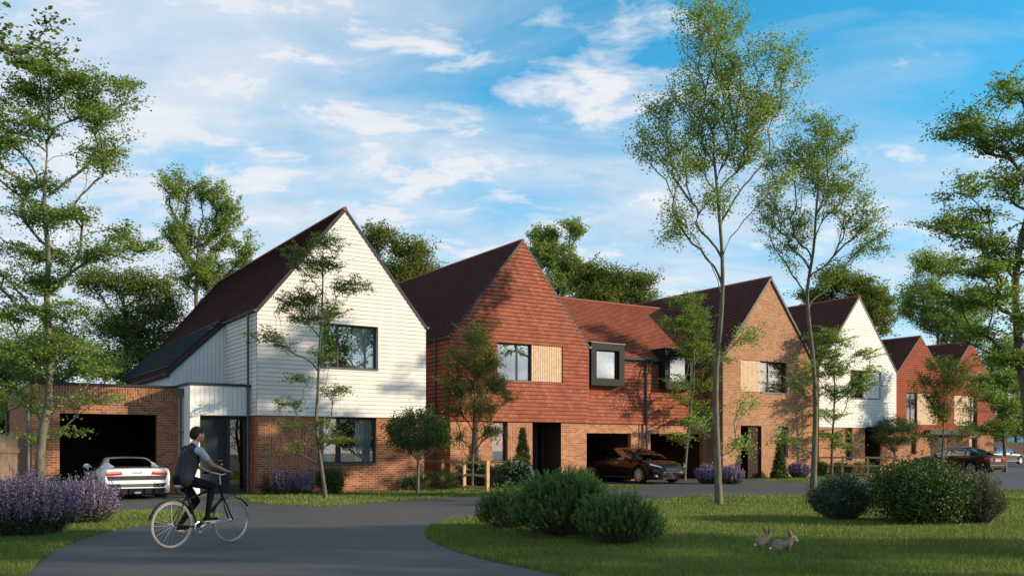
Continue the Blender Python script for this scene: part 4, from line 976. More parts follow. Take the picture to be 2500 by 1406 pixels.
bush('lavender', 'right lavender clump under the near white house window', 742, 1208.5, .72, .68, 'lavender', None, lg, 11, n=260, leaf=.034, cat='plant', dep=.6)
bush('barberry', 'small reddish shrub at the corner of the near white house', 645, 1207, .4, .6, 'leafy', 'leaf_redd', None, 12, n=40, leaf=.04, dep=.35)
bush('box_shrub', 'dark box shrub under the near white house window', 806, 1206.5, .78, .78, 'leafy', 'leaf_box', None, 13, n=170, leaf=.05, dep=.6)
ys = 'small yews by the near white house'
bush('yew_shrub', 'small yew under the standard tree of the near white house', 1016, 1198, .92, .56, 'yew', 'leaf_yew', ys, 14, n=420, leaf=.13, dep=.7)
bush('yew_shrub', 'small yew right of the near standard tree, inside the fence', 1080, 1196, 1.05, .72, 'yew', 'leaf_yew', ys, 15, n=520, leaf=.13, dep=.7)
def flowers(e, w, d, h, n, seed):
    rng = np.random.default_rng(seed); q = rng.normal(0, 1, (n, 3)); q /= np.linalg.norm(q, axis=1, keepdims=True)
    P = np.stack([q[:, 0]*w/2*1.05, q[:, 1]*d/2*1.05, h/2+q[:, 2]*h/2*1.05], 1); P = P[P[:, 2] > .08]
    P = np.repeat(P, 3, 0)+rng.normal(0, .012, (len(P)*3, 3))
    put_leaves('flowers', P, rng, M['petal'], e, .06, wr=.9, flat=.2)
wg = 'white flowering shrubs under the red tile-hung house'
e, _ = bush('flowering_shrub', 'white flowering shrub behind the near fence', 1158, 1190, 1.25, .9, 'leafy', 'leaf_box', wg, 18, n=200, leaf=.06, dep=.7); flowers(e, 1.25, .7, .9, 260, 1)
e, _ = bush('flowering_shrub', 'white flowering shrub left of the grey front door', 1258, 1190.5, 1.25, .95, 'leafy', 'leaf_box', wg, 19, n=220, leaf=.06, dep=.7); flowers(e, 1.25, .7, .95, 420, 2)
bush('green_shrub', 'soft green shrub between the two white flowering shrubs', 1206, 1192, .62, .76, 'leafy', 'leaf_sage', None, 20, n=90, leaf=.05, dep=.5)
bush('conical_shrub', 'tall clipped conical evergreen beside the grey front door', 1276, 1187, .8, 2.1, 'cone', 'leaf_box', None, 26, n=330, dep=.5)
bush('conical_shrub', 'conical evergreen beside the slatted doorway', 1903, 1168.5, .72, 1.55, 'cone', 'leaf_box', None, 27, n=220, dep=.5, leaf=.07)
bush('lavender', 'left lavender clump before the brick gable house', 1728, 1181, 1.0, .72, 'lavender', None, lg, 28, n=420, leaf=.05, cat='plant', dep=1)
bush('lavender', 'right lavender clump before the brick gable house', 1785, 1182, 1.05, .7, 'lavender', None, lg, 29, n=420, leaf=.05, cat='plant', dep=1)
bush('lavender', 'lavender clump between the conical evergreen and far white house', 1950, 1167, 1.1, .7, 'lavender', None, lg, 30, n=300, leaf=.055, cat='plant', dep=.5)
bush('box_shrub', 'dark small shrub at the far white house corner', 2000, 1162, .75, .65, 'leafy', 'leaf_box', None, 31, n=110, leaf=.07, dep=.5)
bush('box_shrub', 'low shrub behind the second fence, left one', 2052, 1162, .9, .6, 'leafy', 'leaf_box', None, 32, n=110, leaf=.07, dep=.6)
bush('yew_shrub', 'yew shrub behind the second fence, right one', 2102, 1162.5, 1.3, .75, 'yew', 'leaf_yew', None, 33, n=420, leaf=.17, dep=.7)
def standard(label, px, py, w, h, zc, seed):
    rng = np.random.default_rng(seed); x, y = G(px, py); e = empty('standard_tree', (x, y, 0), 0, label, 'tree', 'ball-headed standard trees')
    MB().tube([(0, 0, 0), (.01, 0, zc-h*.62), (.0, .0, zc-h*.45)], [.055, .045, .04], 9).build('trunk', M['bark'], e, smooth=60)
    nc = 480; q = rng.normal(0, 1, (nc, 3)); q /= np.linalg.norm(q, axis=1, keepdims=True); q[:, 2] = np.where(q[:, 2] < -.35, -.35+(q[:, 2]+.35)*.6, q[:, 2]); r = (.55+.45*rng.random(nc)**.5)*(1+.12*np.sin(q[:, 0]*7+seed)*np.cos(q[:, 2]*6))+.05*rng.normal(0, 1, nc)
    T = np.stack([q[:, 0]*w/2*r, q[:, 1]*w/2*r, zc+q[:, 2]*h/2*r], 1); f = np.array([0, 0, zc-h*.62])
    tubes([(np.array([f, f+(T[i]-f)*.5+np.array([0, 0, .03]), T[i]]), np.array([.018, .011, .004])) for i in range(0, nc, 22)], 'branches', M['bark'], e)
    kk = 30; P = np.repeat(T, kk, 0)+rng.normal(0, .085, (nc*kk, 3))*np.repeat(.6+.9*rng.random((nc, 1)), kk, 0)
    tone = np.repeat(rng.random(nc)*.45, kk)+rng.random(nc*kk)*.55
    put_leaves('crown', P, rng, M['leaf_box'], e, .062, wr=.5, flat=.1, u=tone)
standard('ball-headed standard tree in front of the near white house', 1020, 1204, 2.05, 1.42, 1.90, 5)
standard('ball-headed standard tree beside the far white house porch', 2184, 1158, 2.5, 1.65, 2.15, 6)

# ---- post and rail fences
def rail_fence(label, posts, hgt, extra=None):
    pts = [np.array([*G(*p)]) for p in posts]; o = pts[0]
    e = empty('rail_fence', (o[0], o[1], 0), 0, label, 'fence')
    d = (pts[-1]-pts[0]); ang = math.atan2(d[1], d[0]); Rz = Matrix.Rotation(ang, 4, 'Z')
    for p in pts:
        q = p-o; m = Matrix.Translation((q[0], q[1], 0)) @ Rz
        MB().box(-.05, .05, -.05, .05, 0, hgt, m).build('post', M['timber_post'], e)
    L = np.linalg.norm(d)+(extra or 0)
    for z in (.08, .48, hgt-.12):
        MB().box(-(extra or 0), np.linalg.norm(d), -.085, -.052, z, z+.085, Rz).build('rail', M['timber_post'], e)
rail_fence('near post and rail fence between the near white and red gables', [(1190, 1200.6), (1133, 1195.6), (1080, 1190.8), (1031, 1186.6)], 1.02)
rail_fence('second post and rail fence in front of the far white house', [(2183, 1163.5), (2119, 1163.8), (2057, 1162.6), (1999, 1161.5)], 1.0)
x, y = G(2420, 1117); f1 = empty('board_fence', (35, 84, 0), 0, 'far timber board fence beyond the end of the row', 'fence')
m = MB(); m.box(0, 40, 0, .04, 0, 1.85); 
for i in range(200): m.box(i*.2, i*.2+.15, -.02, 0, 0, 1.84)
m.build('boards', M['timber_grey'], f1)

# ================================================================ CARS
def rigid(x, y, z, rz=0): return Matrix.Translation((x, y, z)) @ Matrix.Rotation(rz, 4, 'Z')
def make_wheel(par, x, y, r, side, spokes=5, wd=.22, twin=False):
    e = MB(); m = Matrix.Translation((x, y, r)) @ Matrix.Rotation(side*PI/2, 4, 'Z')   # local +x points outward
    e.lathe([(r*.66, wd*.5), (r*.72, wd*.52), (r*.93, wd*.50), (r*.985, wd*.38), (r, wd*.2), (r, -wd*.2), (r*.985, -wd*.38), (r*.93, -wd*.5), (r*.66, -wd*.5)], m, 40)
    w = e.build('wheel', M['tyre'], par, smooth=50)
    q = MB(); q.lathe([(r*.74, wd*.50), (r*.70, wd*.525), (r*.665, wd*.50), (r*.64, wd*.2), (r*.62, -wd*.4)], m, 40)
    n = spokes*(2 if twin else 1)
    for k in range(spokes):
        for dd in ((-.16, .16) if twin else (0,)):
            a = 2*PI*k/spokes+dd+.3
            mm = m @ Matrix.Rotation(a, 4, 'X')
            hw = r*(.05 if twin else .085); c = [(wd*.44, -hw*1.25, r*.08), (wd*.44, hw*1.25, r*.08), (wd*.49, hw, r*.68), (wd*.49, -hw, r*.68)]
            q.prism([mm @ Vector(p) for p in c], (m.to_3x3() @ Vector((-.045, 0, 0))))
    q.lathe([(0.001, wd*.47), (r*.14, wd*.47), (r*.16, wd*.42)], m, 16)
    q.build('rim', M['alloy'], w, smooth=40)
    d = MB(); d.lathe([(.001, wd*.05), (r*.62, wd*.05), (r*.62, wd*.0)], m, 24); d.lathe([(r*.3, wd*.1), (r*.45, wd*.1), (r*.45, wd*.05)], m, 24)
    d.build('brake_disc', M['rimdark'], w)
def sm(a, k=2):
    a = np.array(a, float)
    for _ in range(k): a[1:-1] = (a[:-2]+2*a[1:-1]+a[2:])/4
    return a
def car_body(e, S, mat):
    Ln, Wh = S['L'], S['W']; xs = np.linspace(-Ln/2, Ln/2, 121)
    T = lambda k, n=6: sm(np.interp(xs, *zip(*S[k])), n)
    zt, zs, wf, zl = T('top'), T('sh'), T('wf', 3), T('low', 1); Ra = S['r']+.055
    secs = []
    for i, x in enumerate(xs):
        w = Wh*wf[i]; za = None
        for xw in S['wheels']:
            if abs(x-xw) < Ra: za = max(S['r']+math.sqrt(Ra*Ra-(x-xw)**2), zl[i]+.01)
        a, b = zl[i], zs[i]; t = zt[i]; h = b-a
        if za is None: p = [(0, a), (w*.68, a), (w*.93, a), (w*.985, a+.05), (w*.992, a+.14*h), (w*.985, a+.34*h), (w, a+.62*h), (w*.99, a+.86*h)]
        else: p = [(0, a), (w*.66, a), (w*.66, za), (w*.99, za), (w*1.004, za+.012), (w*1.006, max(za+.03, a+.45*h)), (w*1.003, max(za+.05, a+.66*h)), (w*.992, max(za+.07, a+.86*h))]
        p += [(w*.955, b), (w*.90, b+.55*(t-b)), (w*.68, b+.86*(t-b)), (w*.35, t-.004), (0, t)]
        secs.append([(x, y, z) for y, z in p]+[(x, -y, z) for y, z in p[-2:0:-1]])
    m = MB(); n = len(secs[0])
    for A, B in zip(secs, secs[1:]):
        for k in range(n): m.face([A[k], A[(k+1) % n], B[(k+1) % n], B[k]])
    m.face(secs[0][::-1]); m.face(secs[-1])
    b = m.build('body', M[mat], e, smooth=32, weld=True)
    # cabin
    P = S['cab']; cx = np.linspace(P[-1][0], P[0][0], 61); cz = sm(np.interp(cx, [p[0] for p in P[::-1]], [p[1] for p in P[::-1]]), 3)
    zb = sm(np.interp(cx, *zip(*S['belt'])), 2); H = cz.max(); wr, wb = S['roofw'], S['beltw']
    gl = MB(); rf = MB(); rows = []
    for i, x in enumerate(cx):
        wbi = wb*np.interp(x, [cx[0], cx[0]+.5, cx[-1]-.35, cx[-1]], [S.get('rtap', .86), 1, 1, .93])
        def wat(z): return wbi+(wr-wbi)*max(0, min(1, (z-zb[i])/(H-zb[i])))**1.15
        z1 = max(cz[i], zb[i]+.012); zr = max(z1-.055, zb[i]+.006)
        rows.append([(x, wat(zb[i]), zb[i]), (x, wat((zb[i]+zr)/2)+.012, (zb[i]+zr)/2), (x, wat(zr), zr), (x, wat(z1)-.035, z1), (x, wat(z1)*.82, z1+.014), (x, 0, z1+.03)])
    g0, g1 = S['side_glass']; f0 = S['screen']; r0 = S['rear']
    for A, B, x in zip(rows, rows[1:], cx):
        for sg in (1, -1):
            q = lambda i, R=None: None
            for k in range(5):
                F = [A[k], B[k], B[k+1], A[k+1]]; F = [(p[0], p[1]*sg, p[2]) for p in F]
                glass = (k < 2 and g0 < x < g1 and not any(abs(x-pb) < .035 for pb in S['pillars'])) or (k >= 4 and (x > f0 or x < r0)) or (k == 3 and (x > f0+.02 or x < r0-.02) and False)
                (gl if glass else rf).face(F)
    for mbx, nm, mt in ((rf, 'roof', mat), (gl, 'windows', S.get('glass', 'glass_dark'))):
        mbx.build(nm, M[mt], e, smooth=38, weld=True)
    # interior: dark tub, seats
    x0, x1 = S['seats']; it = MB(); w = wb*.84; zb0 = min(zb)-.05
    it.box(cx[0]+.35, cx[-1]-.2, -w, w, S['low'][1][1]+.08, zb0)
    it.build('cabin_floor', M['black'], e)
    for sx in (x0, x1) if x1 is not None else (x0,):
        for sy in (.36, -.36):
            s_ = MB(); s_.prism([(sx-.12, sy-.22, zb0-.02), (sx+.02, sy-.22, zb0-.02), (sx-.14, sy-.20, H-.36), (sx-.25, sy-.20, H-.36)], (0, .44, 0))
            s_.prism([(sx-.15, sy-.11, H-.34), (sx-.20, sy-.11, H-.16), (sx-.28, sy-.11, H-.16), (sx-.26, sy-.11, H-.34)], (0, .22, 0))
            s_.build('seat', M[S.get('seatmat', 'timber_pale')], e)
    for xw in S['wheels']:
        for sy in (1, -1): make_wheel(e, xw, sy*(Wh-S['ww']*.56), S['r'], sy, S['spokes'], S['ww'], S.get('twin', False))
    for sy in (1, -1):
        xm, zm = S['mirror']; q = MB(); yb = sy*(wb+.02)
        q.lathe([(.001, -.07), (.05, -.06), (.072, 0), (.06, .05), (.001, .075)], Matrix.Translation((xm, yb+sy*.12, zm)) @ Matrix.Diagonal((1, 1.45, .95, 1)), 14)
        q.tube([(xm, yb-sy*.02, zm-.03), (xm, yb+sy*.08, zm-.02)], .018, 6); q.build('mirror', M[S.get('mirmat', mat)], e, smooth=60)
    return b
def ring_m(e, name, x, y, z, r, mat, ax=-1):
    m = MB(); m.lathe([(r*.78, -.0), (r, .0), (r, .03), (r*.78, .03)], Matrix.Translation((x, y, z)) @ Matrix.Rotation(PI if ax < 0 else 0, 4, 'Z'), 22)
    return m.build(name, M[mat], e, smooth=40)
def place_car(label, S, mat, wheel_px, wheel_idx, side, yaw, name='car'):
    gx, gy = G(*wheel_px); lx, ly = S['wheels'][wheel_idx], side*(S['W']-.1)
    c, s_ = math.cos(yaw), math.sin(yaw); e = empty(name, (gx-(c*lx-s_*ly), gy-(s_*lx+c*ly), .004), yaw, label, 'car')
    car_body(e, S, mat); return e
yv = math.atan2(.8413, -.5405)
# white mid-engined sports car, seen from behind
S = dict(L=4.30, W=.95, r=.335, ww=.29, wheels=(1.25, -1.31), spokes=5,
         top=[(-2.15, .865), (-2.0, .885), (-1.6, .90), (-1.0, .86), (.2, .80), (1.0, .77), (1.5, .70), (1.95, .55), (2.15, .42)],
         sh=[(-2.15, .80), (-1.9, .84), (-1.35, .875), (-.8, .80), (.2, .74), (1.2, .72), (1.6, .64), (1.95, .48), (2.15, .38)],
         wf=[(-2.15, .86), (-2.08, .93), (-1.9, .975), (-1.4, 1.0), (-.6, .965), (.3, .95), (1.2, .985), (1.7, .93), (2.0, .80), (2.15, .62)],
         low=[(-2.15, .30), (-1.9, .15), (-1.0, .13), (1.8, .13), (2.15, .17)],
         cab=[(1.05, .79), (.75, .92), (.2, 1.10), (-.15, 1.155), (-.55, 1.13), (-1.0, 1.01), (-1.5, .90)], belt=[(-1.5, .87), (-.9, .86), (.3, .80), (1.05, .76)],
         roofw=.56, beltw=.80, side_glass=(-.95, .62), screen=.14, rear=-.62, pillars=(-.62,), seats=(-.25, None), mirror=(.55, .90), rtap=.74, seatmat='black')
e = place_car('white mid-engined sports car parked tail outward before the open garage', S, 'paint_white', (398, 1213.5), 1, -1, yv)
xr = -2.152
def plate(name, pts, mat, x=xr, d=.012, par=None):
    m = MB(); m.prism([(x-d, y, z) for y, z in pts], (d+.01, 0, 0)); return m.build(name, M[mat], par or e)
for s_ in (1, -1):
    t_ = plate('tail_light', [(s_*.80, .775), (s_*.42, .785), (s_*.38, .70), (s_*.79, .675)][::s_], 'lamp_red', d=.02)
    plate('lens_strip', [(s_*.79, .752), (s_*.435, .765), (s_*.43, .750), (s_*.785, .735)][::s_], 'petal', d=.024, par=t_)
m = MB()
nx_, nz_ = 44, 6
m.prism([(xr-.006, -.78, .665), (xr-.006, .78, .665), (xr-.006, .75, .545), (xr-.006, -.75, .545)], (.01, 0, 0))
gr = m.build('mesh_grille', M['black'], e)
m = MB()
for j in range(nz_):
    for i in range(nx_):
        y_ = -.76+1.52*(i+.5*(j % 2))/nx_; z_ = .555+.105*j/(nz_-1); m.box(xr-.013, xr-.006, y_-.007, y_+.007, z_-.004, z_+.004)
m.build('grille_mesh', M['steel'], gr)
for s_ in (1, -1):
    p_ = plate('exhaust_panel', [(s_*.78, .45), (s_*.44, .45), (s_*.44, .34), (s_*.70, .34)][::s_], 'black', d=.014)
    for dy in (.52, .645): ring_m(p_, 'exhaust_pipe', xr-.012, s_*dy, .395, .058, 'chrome')
plate('number_plate_recess', [(-.43, .44), (.43, .44), (.43, .35), (-.43, .35)], 'trim_grey', d=.008)
plate('bumper_lip', [(-.80, .335), (.80, .335), (.80, .32), (-.80, .32)], 'paint_white', d=.03)
m = MB(); m.prism([(xr-.01, -.74, .315), (xr-.01, .74, .315), (xr-.01, .70, .15), (xr-.01, -.70, .15)], (.3, 0, 0))
for q in (-.45, -.2, .2, .45): m.box(xr-.05, xr, q-.008, q+.008, .15, .31)
df = m.build('diffuser', M['black'], e); MB().tube([(xr-.05, -.08, .19), (xr-.05, .08, .19)], .035, 10).build('tow_mount', M['steel'], df)
m = MB(); m.box(-1.95, -1.78, -.56, .56, .905, .918); m.build('engine_vent', M['black'], e)
def text_mesh(s_, size, mat, par, mtx, name):
    cu = bpy.data.curves.new('lettering', 'FONT'); cu.body = s_; cu.size = size; cu.extrude = .002; cu.shear = .45; cu.align_x = 'CENTER'
    to = bpy.data.objects.new('lettering', cu); C.objects.link(to); bpy.context.view_layer.update()
    me = bpy.data.meshes.new_from_object(to.evaluated_get(bpy.context.evaluated_depsgraph_get())); bpy.data.objects.remove(to)
    me.materials.clear(); me.materials.append(M[mat]); o = bpy.data.objects.new(name, me); C.objects.link(o); o.parent = par; o.matrix_local = mtx; return o
text_mesh('Lamborghini', .055, 'trim_grey', e, Matrix(((0, 0, -1, xr-.006), (-1, 0, 0, 0), (0, 1, 0, .735), (0, 0, 0, 1))), 'script_lettering')
# dark fastback saloon coming out of the garage
S = dict(L=4.97, W=.97, r=.345, ww=.24, wheels=(1.50, -1.46), spokes=9,
         top=[(-2.485, .98), (-2.3, 1.05), (-1.7, 1.02), (0, .97), (1.2, .965), (1.7, .90), (2.15, .78), (2.38, .64), (2.485, .50)],
         sh=[(-2.485, .84), (-2.2, .92), (-1.5, .93), (0, .90), (1.3, .86), (1.8, .80), (2.2, .68), (2.4, .56), (2.485, .46)],
         wf=[(-2.485, .80), (-2.35, .90), (-2.0, .965), (-1.4, 1.0), (0, .985), (1.4, .985), (1.9, .95), (2.2, .87), (2.4, .74), (2.485, .58)],
         low=[(-2.485, .34), (-2.2, .2), (-1.8, .17), (2.0, .16), (2.485, .20)],
         cab=[(1.35, .97), (.95, 1.16), (.35, 1.36), (-.1, 1.42), (-.7, 1.405), (-1.3, 1.30), (-1.9, 1.13), (-2.15, 1.05)], belt=[(-2.15, 1.0), (-1.0, .97), (0, .94), (1.35, .93)],
         roofw=.60, beltw=.84, side_glass=(-1.45, .88), screen=.34, rear=-.95, pillars=(-.22, -1.12), seats=(.05, -.85), mirror=(.80, 1.0), seatmat='curtain')
e = place_car('dark fastback car nosing out of the open garage under the link building', S, 'paint_black', (1563, 1180), 0, -1, math.atan2(-.8413, .5405))
xf = 2.49
for s_ in (1, -1):
    m = MB(); m.prism([(2.14, s_*.905, .735), (2.30, s_*.80, .69), (2.44, s_*.56, .63), (2.40, s_*.60, .685), (2.22, s_*.80, .755), (2.06, s_*.90, .80)], (.035, s_*.02, .012)); m.build('head_light', M['lamp_clear'], e)
m = MB(); pts = [(.40, .58), (.30, .61), (-.30, .61), (-.40, .58), (-.36, .47), (-.26, .445), (.26, .445), (.36, .47)]
m.prism([(xf-.02, y, z) for y, z in pts], (.03, 0, 0)); nc_ = m.build('nose_cone', M['black'], e, smooth=30)
m = MB(); loop = [(xf+.012, y*1.03, z) for y, z in pts]+[(xf+.012, pts[0][0]*1.03, pts[0][1])]; m.tube(loop, .0045, 6); m.build('chrome_surround', M['chrome'], nc_)
m = MB(); m.prism([(xf, -.035, .585), (xf, .035, .585), (xf, .008, .575), (xf, 0, .53), (xf, -.008, .575)], (.014, 0, 0)); m.build('front_emblem', M['chrome'], nc_)
m = MB(); m.box(xf-.12, xf-.02, -.5, .5, .27, .36); m.build('lower_grille', M['black'], e)
for s_ in (1, -1):
    m = MB(); m.box(2.28, 2.37, s_*.70-.12, s_*.70+.12, .33, .35); m.box(2.28, 2.37, s_*.70-.12, s_*.70+.12, .29, .30); m.build('bumper_trim', M['chrome'], e)
    m = MB(); m.tube([(.90, s_*.855, .955), (-1.0, s_*.865, .985), (-1.55, s_*.84, 1.03)], .008, 6); m.tube([(.95, s_*.835, .98), (.5, s_*.74, 1.17), (.1, s_*.66, 1.345), (-.4, s_*.645, 1.37), (-1.1, s_*.68, 1.29), (-1.6, s_*.78, 1.08)], .007, 6); m.build('window_trim', M['chrome'], e)
    for hx_ in (.12, -.85):
        MB().box(hx_-.1, hx_+.1, s_*.962-.01, s_*.962+.01, .80, .825).build('door_handle', M['chrome'], e)
    MB().box(-1.1, 1.1, s_*.955-.012, s_*.955+.012, .235, .255).build('sill_trim', M['trim_grey'], e)
# dark bronze saloon seen from behind
S3 = dict(L=4.60, W=.89, r=.325, ww=.225, wheels=(1.42, -1.34), spokes=5, twin=True,
         top=[(-2.3, .92), (-2.2, 1.03), (-1.7, 1.03), (0, .97), (.95, .97), (1.5, .90), (1.95, .78), (2.2, .68), (2.3, .58)],
         sh=[(-2.3, .84), (-2.1, .93), (-1.5, .93), (0, .90), (1.1, .86), (1.7, .78), (2.1, .66), (2.3, .52)],
         wf=[(-2.3, .84), (-2.18, .93), (-1.8, .98), (-1.3, 1.0), (0, .99), (1.4, .99), (1.9, .93), (2.15, .82), (2.3, .66)],
         low=[(-2.3, .36), (-2.1, .22), (-1.7, .18), (1.9, .18), (2.3, .22)],
         cab=[(1.05, .96), (.75, 1.14), (.25, 1.36), (-.25, 1.43), (-.75, 1.41), (-1.1, 1.32), (-1.5, 1.15), (-1.78, 1.04)], belt=[(-1.78, 1.0), (-1.0, .96), (0, .93), (1.05, .91)],
         roofw=.55, beltw=.79, side_glass=(-1.22, .68), screen=.24, rear=-.86, pillars=(-.22, -1.0), seats=(.1, -.75), mirror=(.62, .99), seatmat='timber_grey')
e = place_car('dark bronze saloon car seen from behind beside the far drive', S3, 'paint_brown', (2372, 1157), 1, 1, yv)
def saloon_trim(e, rear=True):
    xr = -2.303
    for s_ in (1, -1):
        if rear:
            m = MB(); m.prism([(xr-.012, s_*.44, .86), (xr-.012, s_*.72, .885), (xr-.012, s_*.73, .72), (xr-.012, s_*.48, .69)], (.05, 0, 0)); m.prism([(xr+.02, s_*.74, .885), (-2.06, s_*.848, .895), (-2.06, s_*.862, .80), (xr+.02, s_*.745, .72)], (0, s_*.012, 0)); m.build('tail_light', M['lamp_red'], e)
            ring_m(e, 'exhaust_pipe', xr+.02, s_*.5, .30, .04, 'chrome')
        m = MB(); m.prism([(2.05, s_*.80, .73), (2.24, s_*.62, .66), (2.27, s_*.48, .60), (2.2, s_*.66, .62), (2.0, s_*.83, .66)], (.02, s_*.02, .02)); m.build('head_light', M['lamp_clear'], e)
        m = MB(); m.tube([(.72, s_*.80, .945), (-.9, s_*.805, .975), (-1.32, s_*.76, 1.02)], .009, 6); m.tube([(.72, s_*.775, .97), (.3, s_*.66, 1.2), (.1, s_*.62, 1.315), (-.4, s_*.595, 1.37), (-.9, s_*.63, 1.31), (-1.3, s_*.74, 1.06)], .007, 6); m.build('window_trim', M['chrome'], e)
        MB().box(-1.0, 1.1, s_*.885-.012, s_*.885+.012, .275, .295).build('sill_trim', M['chrome'], e)
        for hx_ in (.25, -.65): MB().box(hx_-.09, hx_+.09, s_*.885-.012, s_*.885+.012, .80, .83).build('door_handle', M['paint_brown'], e)
    if rear:
        m = MB(); m.box(xr-.012, xr+.01, -.27, .27, .66, .80); pl_ = m.build('number_plate', M['ear_pink'], e)
        MB().box(xr-.03, xr+.01, -.36, .36, .825, .85).build('boot_trim', M['chrome'], e)
        MB().box(xr-.02, xr+.02, -.72, .72, .475, .49).build('bumper_trim', M['chrome'], e)
saloon_trim(e)
S4 = dict(S3); S4['twin'] = True
e = place_car('slate grey car parked at the far right edge beyond the small dark maple', S4, 'paint_grey', (2490, 1133), 0, -1, ANG-.15)
saloon_trim(e, False)

# ================================================================ PEOPLE AND ANIMALS
def blob(parts, name, mat, parent, vox=.012, smooth_it=4, mtx=None):
    """parts: ('c', p0, p1, r0, r1) tapered capsule or ('e', centre, radii, rotY) ellipsoid; welded to one continuous skin"""
    m = MB()
    for p in parts:
        if p[0] == 'c':
            a, b = Vector(p[1]), Vector(p[2]); r0, r1 = p[3], p[4]; d = (b-a); Ln = d.length; d.normalize(); pts, rs = [], []
            for t in (-1, -.85, -.5, 0): pts.append(a+d*r0*t); rs.append(max(r0*math.sqrt(max(0, 1-t*t)), .0004))
            for t in (0, .5, .85, 1): pts.append(b+d*r1*t); rs.append(max(r1*math.sqrt(max(0, 1-t*t)), .0004))
            q = MB(); q.tube(pts, rs, 12)
        else:
            c, R_ = Vector(p[1]), p[2]; ry = p[3] if len(p) > 3 else 0; rx = p[4] if len(p) > 4 else 0
            mm = Matrix.Translation(c) @ Matrix.Rotation(ry, 4, 'Y') @ Matrix.Rotation(rx, 4, 'X') @ Matrix.Diagonal((*R_, 1))
            q = MB(); q.lathe([(max(math.sin(PI*k/10), .002), -math.cos(PI*k/10)) for k in range(11)], mm, 16)
        i = len(m.v); m.v += q.v; m.f += [tuple(k+i for k in f) for f in q.f]; m.uv += q.uv
    o = m.build(name, M[mat], None, weld=True)
    md = o.modifiers.new('r', 'REMESH'); md.mode = 'VOXEL'; md.voxel_size = vox; md.use_smooth_shade = True
    s_ = o.modifiers.new('s', 'SMOOTH'); s_.iterations = smooth_it; s_.factor = .5
    bpy.context.view_layer.update()
    me = bpy.data.meshes.new_from_object(o.evaluated_get(bpy.context.evaluated_depsgraph_get())); me.name = name
    old = o.data; bpy.data.objects.remove(o); bpy.data.meshes.remove(old)
    me.materials.clear(); me.materials.append(M[mat]); me.shade_smooth()
    o = bpy.data.objects.new(name, me); C.objects.link(o); o.parent = parent
    return o
# bicycle
ra, fa = np.array(G(419, 1339)), np.array(G(551, 1325)); hd = fa-ra; yaw = math.atan2(hd[1], hd[0]); WB = 1.04
M['cream'] = simple('cream_tyre', (.30, .26, .20), .8, var=.05)
bk = empty('bicycle', (ra[0], ra[1], .004), yaw, 'black city bicycle with cream tyres ridden by the man on the road', 'bicycle')
R0 = .345
for nm, x_ in (('wheel', 0), ('wheel', WB)):
    m = MB(); n = 40
    ring = [(x_+math.cos(2*PI*k/n)*R0, 0, R0+math.sin(2*PI*k/n)*R0) for k in range(n+1)]
    t_ = MB(); P = []
    for k in range(n):
        a = 2*PI*k/n; P.append([Vector((x_+math.cos(a)*(R0-.019+.019*math.cos(b)), .019*math.sin(b), R0+math.sin(a)*(R0-.019+.019*math.cos(b)))) for b in [2*PI*j/8 for j in range(8)]])
    for k in range(n):
        for j in range(8): t_.face([P[k][j], P[k][(j+1) % 8], P[(k+1) % n][(j+1) % 8], P[(k+1) % n][j]])
    w = t_.build(nm, M['cream'], bk, smooth=60)
    r_ = MB()
    for k in range(n):
        a, b = 2*PI*k/n, 2*PI*(k+1)/n
        c = lambda A, rr, y: (x_+math.cos(A)*rr, y, R0+math.sin(A)*rr)
        r_.face([c(a, R0-.04, -.012), c(b, R0-.04, -.012), c(b, R0-.04, .012), c(a, R0-.04, .012)]); r_.face([c(a, R0-.04, .012), c(b, R0-.04, .012), c(b, R0-.03, .012), c(a, R0-.03, .012)]); r_.face([c(a, R0-.04, -.012), c(b, R0-.04, -.012), c(b, R0-.03, -.012), c(a, R0-.03, -.012)])
    r_.build('rim', M['steel'], w)
    sp_ = MB()
    for k in range(24):
        a = 2*PI*k/24; s_ = .02 if k % 2 else -.02
        sp_.tube([(x_+math.cos(a+.4)*.02, s_, R0+math.sin(a+.4)*.02), (x_+math.cos(a)*(R0-.04), 0, R0+math.sin(a)*(R0-.04))], .0012, 3, False)
    sp_.tube([(x_, -.05, R0), (x_, .05, R0)], .02, 8); sp_.build('spokes', M['steel'], w)
    g_ = MB(); pr = None
    for k in range(15):
        a = PI*(.12+.80*k/14) if x_ == 0 else PI*(.18+.70*k/14)
        p = [(x_+math.cos(a)*(R0+.022), -.028, R0+math.sin(a)*(R0+.022)), (x_+math.cos(a)*(R0+.022), .028, R0+math.sin(a)*(R0+.022))]
        if pr: g_.face([pr[0], p[0], p[1], pr[1]]); g_.face([(q[0], q[1], q[2]+.003) for q in (pr[0], pr[1], p[1], p[0])])
        pr = p
    g_.build('mudguard', M['black'], bk)
BB = (.44, 0, .285); SEAT = (.20, 0, .90); HT = (.84, 0, .90); HB = (.88, 0, .70)
f = MB(); f.tube([BB, (.22, 0, .84)], .016); f.tube([BB, HB], .02); f.tube([(.27, 0, .70), HT], .016); f.tube([HT, HB], .02)
for s_ in (.055, -.055): f.tube([(.25, s_*.3, .74), (0, s_, R0)], .009); f.tube([(BB[0], s_*.4, BB[2]), (0, s_, R0)], .010); f.tube([(HB[0], s_*.5, HB[2]), (WB, s_, R0)], .011)
f.tube([(.22, 0, .84), (.205, 0, .90)], .013); f.build('frame', M['black'], bk, smooth=50)
f = MB(); f.tube([HT, (.83, 0, 1.04)], .013); f.tube([(.76, -.29, 1.08), (.86, -.2, 1.08), (.87, 0, 1.05), (.86, .2, 1.08), (.76, .29, 1.08)], .011)
hb = f.build('handlebar', M['steel'], bk, smooth=50)
